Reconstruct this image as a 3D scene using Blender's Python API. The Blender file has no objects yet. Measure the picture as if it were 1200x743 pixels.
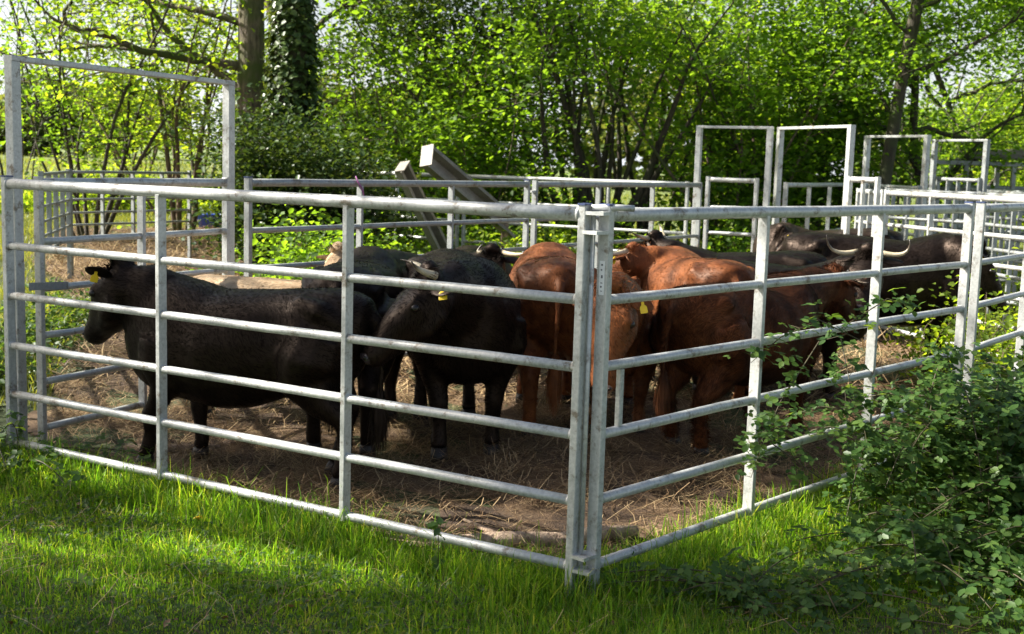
import bpy, math, random
import numpy as np
from mathutils import Vector, Matrix

random.seed(7); RNG = np.random.default_rng(7)
scene = bpy.context.scene
COL = scene.collection
# ------------------------------------------------------------------ camera
CAM_H = 1.757; FPX = 1426.16; PITCH = 0.1253; ROLL = 0.0303
_c, _s = math.cos(PITCH), math.sin(PITCH)
FWD = Vector((0, _c, -_s)); UP0 = Vector((0, _s, _c)); R0 = Vector((1, 0, 0))
RIGHT = R0*math.cos(ROLL) + UP0*math.sin(ROLL)
UPV = -R0*math.sin(ROLL) + UP0*math.cos(ROLL)
cam_d = bpy.data.cameras.new("camera"); cam = bpy.data.objects.new("camera", cam_d); COL.objects.link(cam)
m = Matrix.Identity(4)
for i in range(3):
    m[i][0] = RIGHT[i]; m[i][1] = UPV[i]; m[i][2] = -FWD[i]
m[2][3] = CAM_H
cam.matrix_world = m
cam_d.sensor_fit = 'HORIZONTAL'; cam_d.sensor_width = 36; cam_d.lens = FPX/1200*36
cam_d.clip_start = 0.05; cam_d.clip_end = 2000
cam_d.dof.use_dof = True; cam_d.dof.focus_distance = 5.9; cam_d.dof.aperture_fstop = 4.2
scene.camera = cam
# ------------------------------------------------------------------ sky and sun
SUN_EL = 40; SUN_AZ = 277       # compass bearing of the sun, camera looks along +Y (north)
sx = math.sin(math.radians(SUN_AZ)); sy = math.cos(math.radians(SUN_AZ)); ce = math.cos(math.radians(SUN_EL)); se = math.sin(math.radians(SUN_EL))
SUN = Vector((sx*ce, sy*ce, se))
w = bpy.data.worlds.new("World"); scene.world = w; w.use_nodes = True
nt = w.node_tree; bg = nt.nodes["Background"]
sky = nt.nodes.new("ShaderNodeTexSky"); sky.sky_type = 'NISHITA'; sky.sun_disc = False
sky.sun_elevation = math.radians(SUN_EL); sky.sun_rotation = math.radians(SUN_AZ)
sky.air_density = 1.0; sky.dust_density = 4.0; sky.ozone_density = 1.0
tcw = nt.nodes.new("ShaderNodeTexCoord"); sep = nt.nodes.new("ShaderNodeSeparateXYZ"); nt.links.new(tcw.outputs['Generated'], sep.inputs[0])
hz = nt.nodes.new("ShaderNodeMapRange"); hz.inputs[1].default_value = 0.24; hz.inputs[2].default_value = 0.04; hz.inputs[3].default_value = 0.0; hz.inputs[4].default_value = 0.75
nt.links.new(sep.outputs[2], hz.inputs[0])
cn = nt.nodes.new("ShaderNodeTexNoise"); cn.inputs['Scale'].default_value = 3.0; cn.inputs['Detail'].default_value = 5; nt.links.new(tcw.outputs['Generated'], cn.inputs['Vector'])
cm = nt.nodes.new("ShaderNodeMath"); cm.operation = 'MULTIPLY_ADD'; nt.links.new(cn.outputs['Fac'], cm.inputs[0]); nt.links.new(hz.outputs[0], cm.inputs[1]); cm.inputs[2].default_value = 0.0
cm2 = nt.nodes.new("ShaderNodeMath"); cm2.operation = 'MULTIPLY'; cm2.inputs[1].default_value = 1.9; cm2.use_clamp = True; nt.links.new(cm.outputs[0], cm2.inputs[0])
mxw = nt.nodes.new("ShaderNodeMixRGB"); nt.links.new(cm2.outputs[0], mxw.inputs[0]); nt.links.new(sky.outputs[0], mxw.inputs[1]); mxw.inputs[2].default_value = (9.0, 9.5, 9.8, 1)
nt.links.new(mxw.outputs[0], bg.inputs[0]); bg.inputs[1].default_value = 0.055
sd = bpy.data.lights.new("sun", 'SUN'); sd.energy = 5.0; sd.angle = math.radians(0.53); sd.color = (1, 0.95, 0.86)
so = bpy.data.objects.new("sun", sd); COL.objects.link(so); so.rotation_euler = SUN.to_track_quat('Z', 'Y').to_euler(); so.location = (-12, 6, 14)
scene.view_settings.view_transform = 'Standard'; scene.view_settings.look = 'None'
scene.view_settings.exposure = 1.52; scene.view_settings.gamma = 1.0; scene.view_settings.use_curve_mapping = False
scene.render.engine = 'CYCLES'
scene.cycles.max_bounces = 8; scene.cycles.transmission_bounces = 6; scene.cycles.diffuse_bounces = 4

# ------------------------------------------------------------------ helpers
def at(px, py, Y):
    """world point seen at pixel (1200x743 photo) at world depth y = Y"""
    a = (px-600)/FPX; b = (371.5-py)/FPX
    d = FWD + RIGHT*a + UPV*b
    t = Y/d.y
    return Vector((d.x*t, Y, CAM_H + d.z*t))
def X(px, Y): return at(px, 300, Y).x

def ground_z(x, y):
    x = np.asarray(x, float); y = np.asarray(y, float)
    k = np.clip((1.0-x)/2.5, 0, 1); k = k*k*(3-2*k)
    r = 0.04*np.clip(y-9.5, 0, 12.5)*k
    far = 0.012*np.clip(y-30, 0, 200)*np.clip((-2-x/6), 0, 1)
    z = r + far + 0.012*np.sin(x*2.3+1)*np.cos(y*1.9) + 0.008*np.sin(x*5.1+y*3.7)
    return z
def gz(x, y): return float(ground_z(x, y))

def tag(o, label=None, cat=None, group=None, kind=None):
    if label: o["label"] = label
    if cat: o["category"] = cat
    if group: o["group"] = group
    if kind: o["kind"] = kind
    return o
def empty(name, loc, rz=0, label=None, cat=None, group=None):
    o = bpy.data.objects.new(name, None); o.empty_display_size = 0.2; COL.objects.link(o)
    o.location = loc; o.rotation_euler = (0, 0, rz)
    return tag(o, label, cat, group)

class MB:
    def __init__(s): s.v = []; s.f = []; s.n = 0
    def add(s, v, f):
        s.v.extend([tuple(p) for p in v]); s.f.extend([tuple(i+s.n for i in q) for q in f]); s.n += len(v)
    def box(s, c, size, M=None, bev=0.0):
        hx, hy, hz = [k/2 for k in size]; c = Vector(c)
        if bev <= 0:
            vs = [Vector((a*hx, b*hy, d*hz)) for d in (-1, 1) for a, b in ((-1, -1), (1, -1), (1, 1), (-1, 1))]
            fs = [(3, 2, 1, 0), (4, 5, 6, 7), (0, 1, 5, 4), (1, 2, 6, 5), (2, 3, 7, 6), (3, 0, 4, 7)]
        else:   # rounded vertical edges (box section), axis = local z
            b = bev; ring = []
            for sx_, sy_, a0 in ((1, 1, 0), (-1, 1, 90), (-1, -1, 180), (1, -1, 270)):
                for k in (0, 45, 90):
                    a = math.radians(a0+k); ring.append((sx_*(hx-b)+b*math.cos(a), sy_*(hy-b)+b*math.sin(a)))
            n = len(ring)
            vs = [Vector((x, y, -hz)) for x, y in ring]+[Vector((x, y, hz)) for x, y in ring]
            fs = [(i, (i+1) % n, (i+1) % n+n, i+n) for i in range(n)] + [tuple(range(n))[::-1], tuple(range(n, 2*n))]
        if M is not None: vs = [M @ v for v in vs]
        s.add([v+c for v in vs], fs)
    def bar(s, p0, p1, wx, wy, side=Vector((1, 0, 0)), bev=0.004):
        """box section from p0 to p1, wx along `side`"""
        p0 = Vector(p0); p1 = Vector(p1); z = (p1-p0); L = z.length; z = z.normalized()
        x = (side - z*side.dot(z)).normalized(); y = z.cross(x)
        M = Matrix((x, y, z)).transposed()
        s.box((p0+p1)/2, (wx, wy, L), M, bev)
    def tube(s, pts, rad, n=8, cap=True, flat=1.0):
        pts = [Vector(p) for p in pts]; k = len(pts)
        if not hasattr(rad, '__len__'): rad = [rad]*k
        t0 = (pts[1]-pts[0]).normalized()
        u = t0.orthogonal().normalized()
        if abs(t0.z) < 0.9:
            u = (Vector((0, 0, 1)) - t0*t0.z).normalized()
        vs = []
        for i in range(k):
            t = ((pts[min(i+1, k-1)]-pts[max(i-1, 0)])).normalized()
            u = (u - t*u.dot(t)).normalized(); b = t.cross(u)
            for j in range(n):
                a = 2*math.pi*j/n
                vs.append(pts[i] + (u*math.cos(a)*flat + b*math.sin(a))*rad[i])
        fs = []
        for i in range(k-1):
            for j in range(n):
                a = i*n+j; c = i*n+(j+1) % n
                fs.append((a, c, c+n, a+n))
        if cap: fs.append(tuple(range(n))[::-1]); fs.append(tuple(range((k-1)*n, k*n)))
        s.add(vs, fs)
    def build(s, name, mat, parent=None, smooth=False):
        me = bpy.data.meshes.new(name); me.from_pydata(s.v, [], s.f); me.update()
        if smooth: me.polygons.foreach_set('use_smooth', [True]*len(me.polygons))
        o = bpy.data.objects.new(name, me); COL.objects.link(o)
        if mat: me.materials.append(mat)
        if parent:
            o.parent = parent
        return o

def np_mesh(name, V, F, mat, parent=None, smooth=False):
    """V (n,3), F (m,k) arrays, all faces with k corners"""
    me = bpy.data.meshes.new(name); V = np.ascontiguousarray(V, np.float32); F = np.ascontiguousarray(F, np.int32)
    m_, k = F.shape
    me.vertices.add(len(V)); me.vertices.foreach_set('co', V.ravel())
    me.loops.add(m_*k); me.loops.foreach_set('vertex_index', F.ravel())
    me.polygons.add(m_); me.polygons.foreach_set('loop_start', np.arange(0, m_*k, k, dtype=np.int32))
    if smooth: me.polygons.foreach_set('use_smooth', np.ones(m_, bool))
    me.update(calc_edges=True)
    me.materials.append(mat)
    o = bpy.data.objects.new(name, me); COL.objects.link(o)
    if parent: o.parent = parent
    return o

# ------------------------------------------------------------------ materials
def newmat(name):
    m = bpy.data.materials.new(name); m.use_nodes = True; nt = m.node_tree
    return m, nt, nt.nodes["Principled BSDF"]
def N(nt, t, **kw):
    n = nt.nodes.new(t)
    for k, v in kw.items(): setattr(n, k, v)
    return n
def ramp(nt, fac, stops):
    r = N(nt, "ShaderNodeValToRGB"); e = r.color_ramp.elements
    while len(e) < len(stops): e.new(0.5)
    for i, (p, c) in enumerate(stops): e[i].position = p; e[i].color = (*c, 1)
    nt.links.new(fac, r.inputs[0]); return r.outputs[0]
def noise(nt, scale, detail=4, coord='Object', stretch=None, rough=0.6):
    tc = N(nt, "ShaderNodeTexCoord"); n = N(nt, "ShaderNodeTexNoise"); n.inputs['Scale'].default_value = scale
    n.inputs['Detail'].default_value = detail; n.inputs['Roughness'].default_value = rough
    src = tc.outputs[coord]
    if stretch:
        mp = N(nt, "ShaderNodeMapping"); mp.inputs['Scale'].default_value = stretch
        nt.links.new(src, mp.inputs[0]); src = mp.outputs[0]
    nt.links.new(src, n.inputs['Vector']); return n.outputs['Fac']
def bump(nt, b, h, strength=0.5, dist=0.01):
    n = N(nt, "ShaderNodeBump"); n.inputs['Strength'].default_value = strength; n.inputs['Distance'].default_value = dist
    nt.links.new(h, n.inputs['Height']); nt.links.new(n.outputs[0], b.inputs['Normal'])

def mat_galv(name, lo, hi, rough=0.42, metal=0.55):
    m, nt, b = newmat(name)
    n1 = noise(nt, 60, 3); n2 = noise(nt, 5, 5)
    mx = N(nt, "ShaderNodeMath", operation='ADD'); mx.inputs[1].default_value = 0
    mm = N(nt, "ShaderNodeMath", operation='MULTIPLY_ADD'); mm.inputs[1].default_value = 0.5
    nt.links.new(n1, mm.inputs[0]); m3 = N(nt, "ShaderNodeMath", operation='MULTIPLY'); m3.inputs[1].default_value = 0.5
    nt.links.new(n2, m3.inputs[0]); nt.links.new(m3.outputs[0], mm.inputs[2])
    nt.links.new(ramp(nt, mm.outputs[0], [(0.33, lo), (0.48, tuple((a+c)/2 for a, c in zip(lo, hi))), (0.66, hi)]), b.inputs['Base Color'])
    cs = b.inputs['Base Color'].links[0].from_socket; n4 = noise(nt, 11, 6, rough=.75); mk = ramp(nt, n4, [(0.545, (0, 0, 0)), (0.65, (.85, .85, .85))])
    sm = N(nt, "ShaderNodeMixRGB"); nt.links.new(mk, sm.inputs[0]); nt.links.new(cs, sm.inputs[1]); sm.inputs[2].default_value = (.17, .13, .085, 1); nt.links.new(sm.outputs[0], b.inputs['Base Color'])
    b.inputs['Metallic'].default_value = metal
    rr = N(nt, "ShaderNodeMapRange"); rr.inputs[3].default_value = rough-0.1; rr.inputs[4].default_value = rough+0.18
    nt.links.new(n1, rr.inputs[0]); nt.links.new(rr.outputs[0], b.inputs['Roughness'])
    bump(nt, b, n2, 0.15, 0.004)
    return m
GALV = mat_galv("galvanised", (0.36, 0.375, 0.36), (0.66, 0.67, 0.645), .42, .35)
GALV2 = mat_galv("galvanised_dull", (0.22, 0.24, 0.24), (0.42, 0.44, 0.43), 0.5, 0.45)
STEEL = mat_galv("weathered_steel", (0.14, 0.125, 0.105), (0.33, 0.305, 0.27), 0.6, 0.3)

def mat_flat(name, col, rough=0.6, metal=0.0, var=0.25, scale=30, bmp=0.0):
    m, nt, b = newmat(name); n = noise(nt, scale, 4)
    nt.links.new(ramp(nt, n, [(0.3, tuple(c*(1-var) for c in col)), (0.7, tuple(min(1, c*(1+var)) for c in col))]), b.inputs['Base Color'])
    b.inputs['Roughness'].default_value = rough; b.inputs['Metallic'].default_value = metal
    if bmp: bump(nt, b, n, bmp, 0.01)
    return m
BLUECAP = mat_flat("blue_plastic_cap", (0.05, 0.07, 0.16), 0.45)
YELLOW = mat_flat("yellow_tag_plastic", (0.80, 0.55, 0.02), 0.4, var=0.08)
HORN = None
def mat_bark(name, a, b_, moss=None, sc=7):
    m, nt, b = newmat(name); n = noise(nt, sc, 8, stretch=(3, 3, 0.7)); n2 = noise(nt, 1.3, 3)
    c1 = ramp(nt, n, [(0.35, a), (0.65, b_)])
    if moss:
        mix = N(nt, "ShaderNodeMixRGB"); f = ramp(nt, n2, [(0.48, (0, 0, 0)), (0.62, (1, 1, 1))])
        nt.links.new(f, mix.inputs[0]); nt.links.new(c1, mix.inputs[1]); mix.inputs[2].default_value = (*moss, 1); c1 = mix.outputs[0]
    nt.links.new(c1, b.inputs['Base Color']); b.inputs['Roughness'].default_value = 0.85
    bump(nt, b, n, 0.8, 0.03); return m
BARK = mat_bark("oak_bark", (0.05, 0.036, 0.025), (0.19, 0.145, 0.10), (0.07, 0.085, 0.02))
BARK_D = mat_bark("dark_bark", (0.025, 0.019, 0.014), (0.09, 0.07, 0.048), (0.05, 0.06, 0.02))
BARK_H = mat_bark("hazel_bark", (0.06, 0.042, 0.028), (0.21, 0.15, 0.095), (0.08, 0.09, 0.03))
DEADWOOD = mat_bark("dead_wood", (0.22, 0.15, 0.10), (0.50, 0.37, 0.26), None, 12)

def mat_leaf(name, cols, trans=0.5, rough=0.45, spec=0.35, tcol=None):
    m = bpy.data.materials.new(name); m.use_nodes = True; nt = m.node_tree; nt.nodes.clear()
    out = N(nt, "ShaderNodeOutputMaterial"); g = N(nt, "ShaderNodeNewGeometry")
    k = len(cols); c = ramp(nt, g.outputs['Random Per Island'], [(i/(k-1) if k > 1 else 0, cols[i]) for i in range(k)])
    p = N(nt, "ShaderNodeBsdfPrincipled"); nt.links.new(c, p.inputs['Base Color']); p.inputs['Roughness'].default_value = rough
    p.inputs['Specular IOR Level'].default_value = spec
    t = N(nt, "ShaderNodeBsdfTranslucent")
    hs = N(nt, "ShaderNodeMixRGB", blend_type='MULTIPLY'); hs.inputs[0].default_value = 1.0
    nt.links.new(c, hs.inputs[1]); hs.inputs[2].default_value = (*(tcol or (3.0, 2.3, 0.9)), 1)
    nt.links.new(hs.outputs[0], t.inputs['Color'])
    mx = N(nt, "ShaderNodeMixShader"); mx.inputs[0].default_value = trans
    nt.links.new(p.outputs[0], mx.inputs[1]); nt.links.new(t.outputs[0], mx.inputs[2]); nt.links.new(mx.outputs[0], out.inputs[0])
    return m
L_HAZEL = mat_leaf("hazel_leaf", [(0.045, 0.095, 0.016), (0.075, 0.145, 0.022), (0.115, 0.20, 0.03)], 0.55, .5, .25, (3.7, 3.3, 0.85))
L_YOUNG = mat_leaf("young_leaf", [(0.075, 0.13, 0.018), (0.11, 0.18, 0.024), (0.17, 0.235, 0.035)], 0.6, .5, .25, (3.6, 3.1, 0.85))
L_DARK = mat_leaf("evergreen_leaf", [(0.018, 0.04, 0.012), (0.032, 0.068, 0.017), (0.055, 0.10, 0.022)], 0.3, 0.5, 0.15)
L_IVY = mat_leaf("ivy_leaf", [(0.025, 0.05, 0.015), (0.05, 0.09, 0.022), (0.085, 0.13, 0.03)], 0.18, 0.38, 0.4)
L_BRAM = mat_leaf("bramble_leaf", [(0.025, 0.065, 0.015), (0.055, 0.12, 0.024), (0.11, 0.185, 0.04)], 0.42, 0.45, 0.35)
L_FAR = mat_leaf("distant_leaf", [(0.07, 0.11, 0.035), (0.11, 0.15, 0.05)], 0.4)
L_GRASS = mat_leaf("grass_blade", [(0.05, 0.115, 0.012), (0.085, 0.175, 0.018), (0.125, 0.225, 0.024), (0.17, 0.25, 0.035), (0.28, .27, .08)], 0.5, 0.42, 0.3, (2.7, 2.9, 0.8))
L_STRAW = mat_leaf("straw_stalk", [(0.08, 0.045, 0.022), (0.22, 0.14, 0.07), (0.50, 0.37, 0.20)], 0.1, 0.5, 0.3, (1.2, 1.1, 0.9))
L_FIELD = mat_leaf("meadow_blade", [(0.10, 0.15, 0.03), (0.18, 0.22, 0.06)], 0.4)

# ------------------------------------------------------------------ ground
def grid_sheet(name, xs, ys, zf, mat):
    XX, YY = np.meshgrid(xs, ys); Z = zf(XX, YY); V = np.stack([XX, YY, Z], -1).reshape(-1, 3)
    nx, ny = len(xs), len(ys); i = np.arange(nx*ny).reshape(ny, nx)
    F = np.stack([i[:-1, :-1], i[:-1, 1:], i[1:, 1:], i[1:, :-1]], -1).reshape(-1, 4)
    return np_mesh(name, V, F, mat, smooth=True)
m, nt, b = newmat("turf_soil")
n1 = noise(nt, 1.2, 6); n2 = noise(nt, 25, 6)
mx = N(nt, "ShaderNodeMixRGB"); nt.links.new(ramp(nt, n2, [(0.35, (0.028, 0.04, 0.012)), (0.65, (0.055, 0.08, 0.02))]), mx.inputs[1])
nt.links.new(ramp(nt, n2, [(0.3, (0.045, 0.032, 0.02)), (0.7, (0.10, 0.075, 0.045))]), mx.inputs[2])
nt.links.new(ramp(nt, n1, [(0.5, (0, 0, 0)), (0.68, (1, 1, 1))]), mx.inputs[0])
nt.links.new(mx.outputs[0], b.inputs['Base Color']); b.inputs['Roughness'].default_value = 0.95; bump(nt, b, n2, 0.8, 0.03)
SOIL = m
xs = np.concatenate([np.linspace(-600, -14, 30), np.linspace(-13, 13, 131), np.linspace(14, 600, 30)])
ys = np.concatenate([np.linspace(-60, 0, 8), np.linspace(0.5, 30, 148), np.linspace(32, 900, 50)])
tag(grid_sheet("ground", xs, ys, lambda x, y: ground_z(x, y), SOIL), kind="structure")
m, nt, b = newmat("meadow")
n2 = noise(nt, 3, 6)
nt.links.new(ramp(nt, n2, [(0.3, (0.10, 0.15, 0.035)), (0.7, (0.17, 0.21, 0.06))]), b.inputs['Base Color']); b.inputs['Roughness'].default_value = 0.9
MEADOW = m
tag(grid_sheet("field", np.concatenate([np.linspace(-590, -40, 20), np.linspace(-38, 60, 60), np.linspace(65, 590, 20)]), np.concatenate([np.linspace(31, 60, 20), np.linspace(64, 890, 40)]), lambda x, y: ground_z(x, y)+0.03, MEADOW), kind="structure")

# --- hurdle geometry constants
RH = [1.569, 1.232, 0.960, 0.685, 0.414, 0.142]
LP = 3.54
T1 = 1.0269; T2 = 0.7419
A0 = Vector((0.273, 4.787, 0)); DA = Vector((-math.sin(T1), math.cos(T1), 0)); A1 = A0+DA*LP
B0 = Vector((0.361, 4.801, 0)); DB = Vector((math.sin(T2), math.cos(T2), 0)); B1 = B0+DB*LP
G0 = Vector((at(41, 202, 6.95).x, 6.95, 0)); G1 = Vector((at(267, 202, 8.5).x, 8.5, 0))
C0 = Vector((at(291, 208, 8.6).x, 8.6, 0)); C1 = Vector((at(618, 216, 11.55).x, 11.55, 0))
D0 = Vector((at(627, 222, 11.7).x, 11.7, 0)); D1 = Vector((at(820, 220, 14.7).x, 14.7, 0))
W0 = Vector((at(340, 203, 19.0).x, 19.0, 0)); W1 = Vector((at(537, 209, 16.7).x, 16.7, 0)); W2 = Vector((at(806, 214, 15.2).x, 15.2, 0))

# --- straw bedding sheet inside the pen
def straw_height(x, y):
    z = ground_z(x, y) + 0.012
    z = z + 0.05*np.exp(-((x-0.35)**2/0.5+(y-7.0)**2/0.35)) + 0.03*np.sin(x*3.1)*np.sin(y*2.7+.6)**2 + 0.012*np.sin(x*11+y*7)
    z = z + 0.02*np.exp(-((x+3.9)**2/2.0+(y-18)**2/5))
    return z
POLY = [(A0.x+.02, A0.y+.22), (-1.3, 5.95), (A1.x+.1, A1.y+.12), (-3.6, 9.5), (-4.2, 12), (-6.4, 16), (-7.6, 20.5), (-3.5, 21.6), (-2.2, 17), (-1.0, 13.2), (C1.x, C1.y+.3), (D1.x, D1.y), (3.6, 14.8), (4.6, 12.5), (5.4, 11.2), (4.2, 9.6), (B1.x+.1, B1.y), (1.6, 6.25)]
def inside(px, py, poly=POLY):
    px = np.asarray(px); py = np.asarray(py); r = np.zeros(px.shape, bool); n = len(poly)
    for i in range(n):
        x1, y1 = poly[i]; x2, y2 = poly[(i+1) % n]
        c = ((y1 > py) != (y2 > py)) & (px < (x2-x1)*(py-y1)/(y2-y1+1e-12)+x1)
        r ^= c
    return r
m, nt, b = newmat("trodden_straw")
n1 = noise(nt, 1.5, 5); n2 = noise(nt, 60, 6, stretch=(1, 3, 1)); n3 = noise(nt, 45, 4, stretch=(3, 1, 1))
ad = N(nt, "ShaderNodeMath", operation='ADD'); nt.links.new(n2, ad.inputs[0]); nt.links.new(n3, ad.inputs[1])
hf = N(nt, "ShaderNodeMath", operation='MULTIPLY'); hf.inputs[1].default_value = .5; nt.links.new(ad.outputs[0], hf.inputs[0])
mx = N(nt, "ShaderNodeMixRGB"); nt.links.new(ramp(nt, hf.outputs[0], [(0.35, (0.026, 0.016, 0.010)), (0.65, (0.105, 0.062, 0.033))]), mx.inputs[1])
nt.links.new(ramp(nt, hf.outputs[0], [(0.35, (0.10, 0.06, 0.03)), (0.65, (0.33, 0.21, 0.11))]), mx.inputs[2])
nt.links.new(ramp(nt, n1, [(0.42, (0, 0, 0)), (0.62, (1, 1, 1))]), mx.inputs[0])
nt.links.new(mx.outputs[0], b.inputs['Base Color']); b.inputs['Roughness'].default_value = 0.9; bump(nt, b, hf.outputs[0], 0.9, 0.03)
STRAWM = m
gx = np.arange(-8, 6, 0.07); gy = np.arange(4.9, 22, 0.07); XX, YY = np.meshgrid(gx, gy)
wob = 0.12*np.sin(XX*4.3+YY*2)+0.1*np.sin(YY*5.1)
ins = inside(XX+wob, YY+0.1*np.sin(XX*6)); V = np.stack([XX, YY, straw_height(XX, YY)], -1).reshape(-1, 3)
i = np.arange(XX.size).reshape(XX.shape); F = np.stack([i[:-1, :-1], i[:-1, 1:], i[1:, 1:], i[1:, :-1]], -1)
keep = ins[:-1, :-1] & ins[1:, 1:] & ins[:-1, 1:] & ins[1:, :-1]; F = F[keep]
used = np.unique(F); rm = -np.ones(len(V), int); rm[used] = np.arange(len(used)); 
tag(np_mesh("straw_floor", V[used], rm[F], STRAWM, smooth=True), kind="structure")

# loose straw stalks (stuff)
def stalks(n, xs_, ys_, zf, len_, wid, up=0.25, mat=L_STRAW):
    th = RNG.uniform(0, 2*np.pi, n); L = RNG.uniform(*len_, n); dz = RNG.normal(0, up, n)
    d = np.stack([np.cos(th), np.sin(th), dz], -1); s = np.stack([-np.sin(th), np.cos(th), np.zeros(n)], -1)
    c = np.stack([xs_, ys_, zf(xs_, ys_)+0.004+np.abs(dz)*L*.4], -1)
    w_ = wid*RNG.uniform(.6, 1.3, n)[:, None]; bend = RNG.normal(0, .25, n)[:, None]*L[:, None]*s
    a = c-d*L[:, None]*.5; e = c+d*L[:, None]*.5; mid = c+bend*.5
    V = np.stack([a-s*w_, a+s*w_, mid+s*w_, mid-s*w_, e+s*w_, e-s*w_], 1)
    V[:, 2:4, 2] += .003
    q = np.arange(n)[:, None]*6; F = np.concatenate([q+np.array([0, 1, 2, 3]), q+np.array([3, 2, 4, 5])])
    return V.reshape(-1, 3), F
def sample_pen(n, y0, y1, x0=-8, x1=6):
    x = RNG.uniform(x0, x1, n*3); y = RNG.uniform(y0, y1, n*3); k = inside(x, y); return x[k][:n], y[k][:n]
x, y = sample_pen(60000, 4.9, 9, -4, 3.5); kk = (RNG.uniform(0, 1, len(x)) < .05+.5*(np.sin(x*2.3+1)*np.sin(y*2.9+x)*.5+.5)); x = x[kk]; y = y[kk]
cx_, cy_ = sample_pen(70, 5.0, 9, -3.5, 3.2); x = np.concatenate([x, (cx_[:, None]+RNG.normal(0, .09, (len(cx_), 130))).ravel()]); y = np.concatenate([y, (cy_[:, None]+RNG.normal(0, .07, (len(cx_), 130))).ravel()]); kk = inside(x, y); x = x[kk]; y = y[kk]
V1, F1 = stalks(len(x), x, y, lambda a, b: straw_height(a, b)+RNG.uniform(0, .022, len(a)), (.05, .22), .0016)
x, y = sample_pen(26000, 9, 21.5)
V2, F2 = stalks(len(x), x, y, straw_height, (.10, .35), .0045)
tag(np_mesh("loose_straw", np.concatenate([V1, V2]), np.concatenate([F1, F2+len(V1)]), L_STRAW), "loose trampled straw strewn over the pen floor under the cattle", "straw", kind="stuff")

# ------------------------------------------------------------------ grass
def blades(x, y, h, wid, lean=0.35, zf=ground_z):
    n = len(x); th = RNG.uniform(0, 2*np.pi, n); f = RNG.uniform(0, 2*np.pi, n)
    s = np.stack([np.cos(f), np.sin(f), np.zeros(n)], -1)*wid[:, None]*.5
    ld = np.stack([np.cos(th), np.sin(th), np.zeros(n)], -1); le = np.abs(RNG.normal(0, lean, n))
    b_ = np.stack([x, y, zf(x, y)-.005], -1); z = np.zeros((n, 3)); z[:, 2] = 1
    m1 = b_+z*(h*.5)[:, None]+ld*(h*le*.3)[:, None]; m2 = b_+z*(h*.85)[:, None]+ld*(h*le*.8)[:, None]
    t = b_+z*(h*(1-.35*le))[:, None]+ld*(h*le*1.4)[:, None]
    V = np.stack([b_-s, b_+s, m1+s*.9, m1-s*.9, m2+s*.6, m2-s*.6, t+s*.08, t-s*.08], 1); q = np.arange(n)[:, None]*8
    F = np.concatenate([q+np.array([0, 1, 2, 3]), q+np.array([3, 2, 4, 5]), q+np.array([5, 4, 6, 7])])
    return V.reshape(-1, 3), F
def clumpy(n, x0, x1, y0, y1, k=0.5):
    x = RNG.uniform(x0, x1, n*2); y = RNG.uniform(y0, y1, n*2)
    d = .5+.25*np.sin(x*3.1+1.3*np.sin(y*2.3))+.25*np.sin(y*4.1+1.7*np.sin(x*1.9+2))
    keep = RNG.uniform(0, 1, n*2) < (1-k)+k*d
    return x[keep][:n], y[keep][:n]
def front_of_pen(x, y):
    """signed distance outside both front panels (positive = camera side)"""
    nA = Vector((-math.cos(T1), -math.sin(T1), 0)); nB = Vector((math.cos(T2), -math.sin(T2), 0))
    dA = (x-A0.x)*nA.x+(y-A0.y)*nA.y; dB = (x-B0.x)*nB.x+(y-B0.y)*nB.y
    return np.maximum(dA, dB), dA, dB
Vs = []; Fs = []; off = 0
def acc(V, F):
    global off
    Vs.append(V); Fs.append(F+off); off += len(V)
x, y = clumpy(210000, -3.2, 3.0, 3.95, 7.2, .55); d, dA, dB = front_of_pen(x, y); k = d > -0.12; x = x[k]; y = y[k]; dd = np.abs(d[k])
h = RNG.gamma(4, .0085, len(x))*(1+1.0*np.exp(-(dd/.22)**2)) * (1+.45*np.sin(x*2.1+1)*np.sin(y*3.3))
acc(*blades(x, y, h, RNG.uniform(.0028, .006, len(x)), .5))
# tall tufts along the foot of the front panels
t = RNG.uniform(-.02, 1.05, 9000)*LP; s_ = RNG.normal(.03, .10, 9000)
x = A0.x+DA.x*t-s_*math.cos(T1); y = A0.y+DA.y*t-s_*math.sin(T1)
k = RNG.uniform(0, 1, 9000) < .35+.65*np.sin(t*3.1+.8)**2; x = x[k]; y = y[k]
acc(*blades(x, y, RNG.gamma(9, .0135, len(x)), RNG.uniform(.003, .006, len(x)), .45))
t = RNG.uniform(0, 1.3, 8000)*LP; s_ = RNG.normal(.05, .14, 8000)
x = B0.x+DB.x*t+s_*math.cos(T2); y = B0.y+DB.y*t-s_*math.sin(T2)
acc(*blades(x, y, RNG.gamma(9, .014, len(x)), RNG.uniform(.003, .006, len(x)), .4))
# tufts just inside the corner
x = RNG.normal(.32, .38, 2600); y = RNG.normal(5.12, .13, 2600); acc(*blades(x, y, RNG.gamma(6, .011, len(x)), RNG.uniform(.003, .005, len(x)), .5))
tag(np_mesh("grass", np.concatenate(Vs), np.concatenate(Fs), L_GRASS), "rough green grass in front of and under the metal hurdles", "grass", kind="stuff")
Vs = []; Fs = []; off = 0
GN = L_GRASS.node_tree
pr_ = [n for n in GN.nodes if n.type == 'BSDF_PRINCIPLED'][0]; src_ = pr_.inputs['Base Color'].links[0].from_socket
mg = N(GN, "ShaderNodeMixRGB", blend_type='MULTIPLY'); mg.inputs[0].default_value = 1; GN.links.new(src_, mg.inputs[1])
GN.links.new(ramp(GN, noise(GN, 2.2, 5), [(0.35, (.6, .66, .6)), (0.5, (1, 1, 1)), (0.7, (1.3, 1.15, .9))]), mg.inputs[2])
for l in list(src_.links):
    if l.to_node != mg: t_ = l.to_socket; GN.links.remove(l); GN.links.new(mg.outputs[0], t_)
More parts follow.
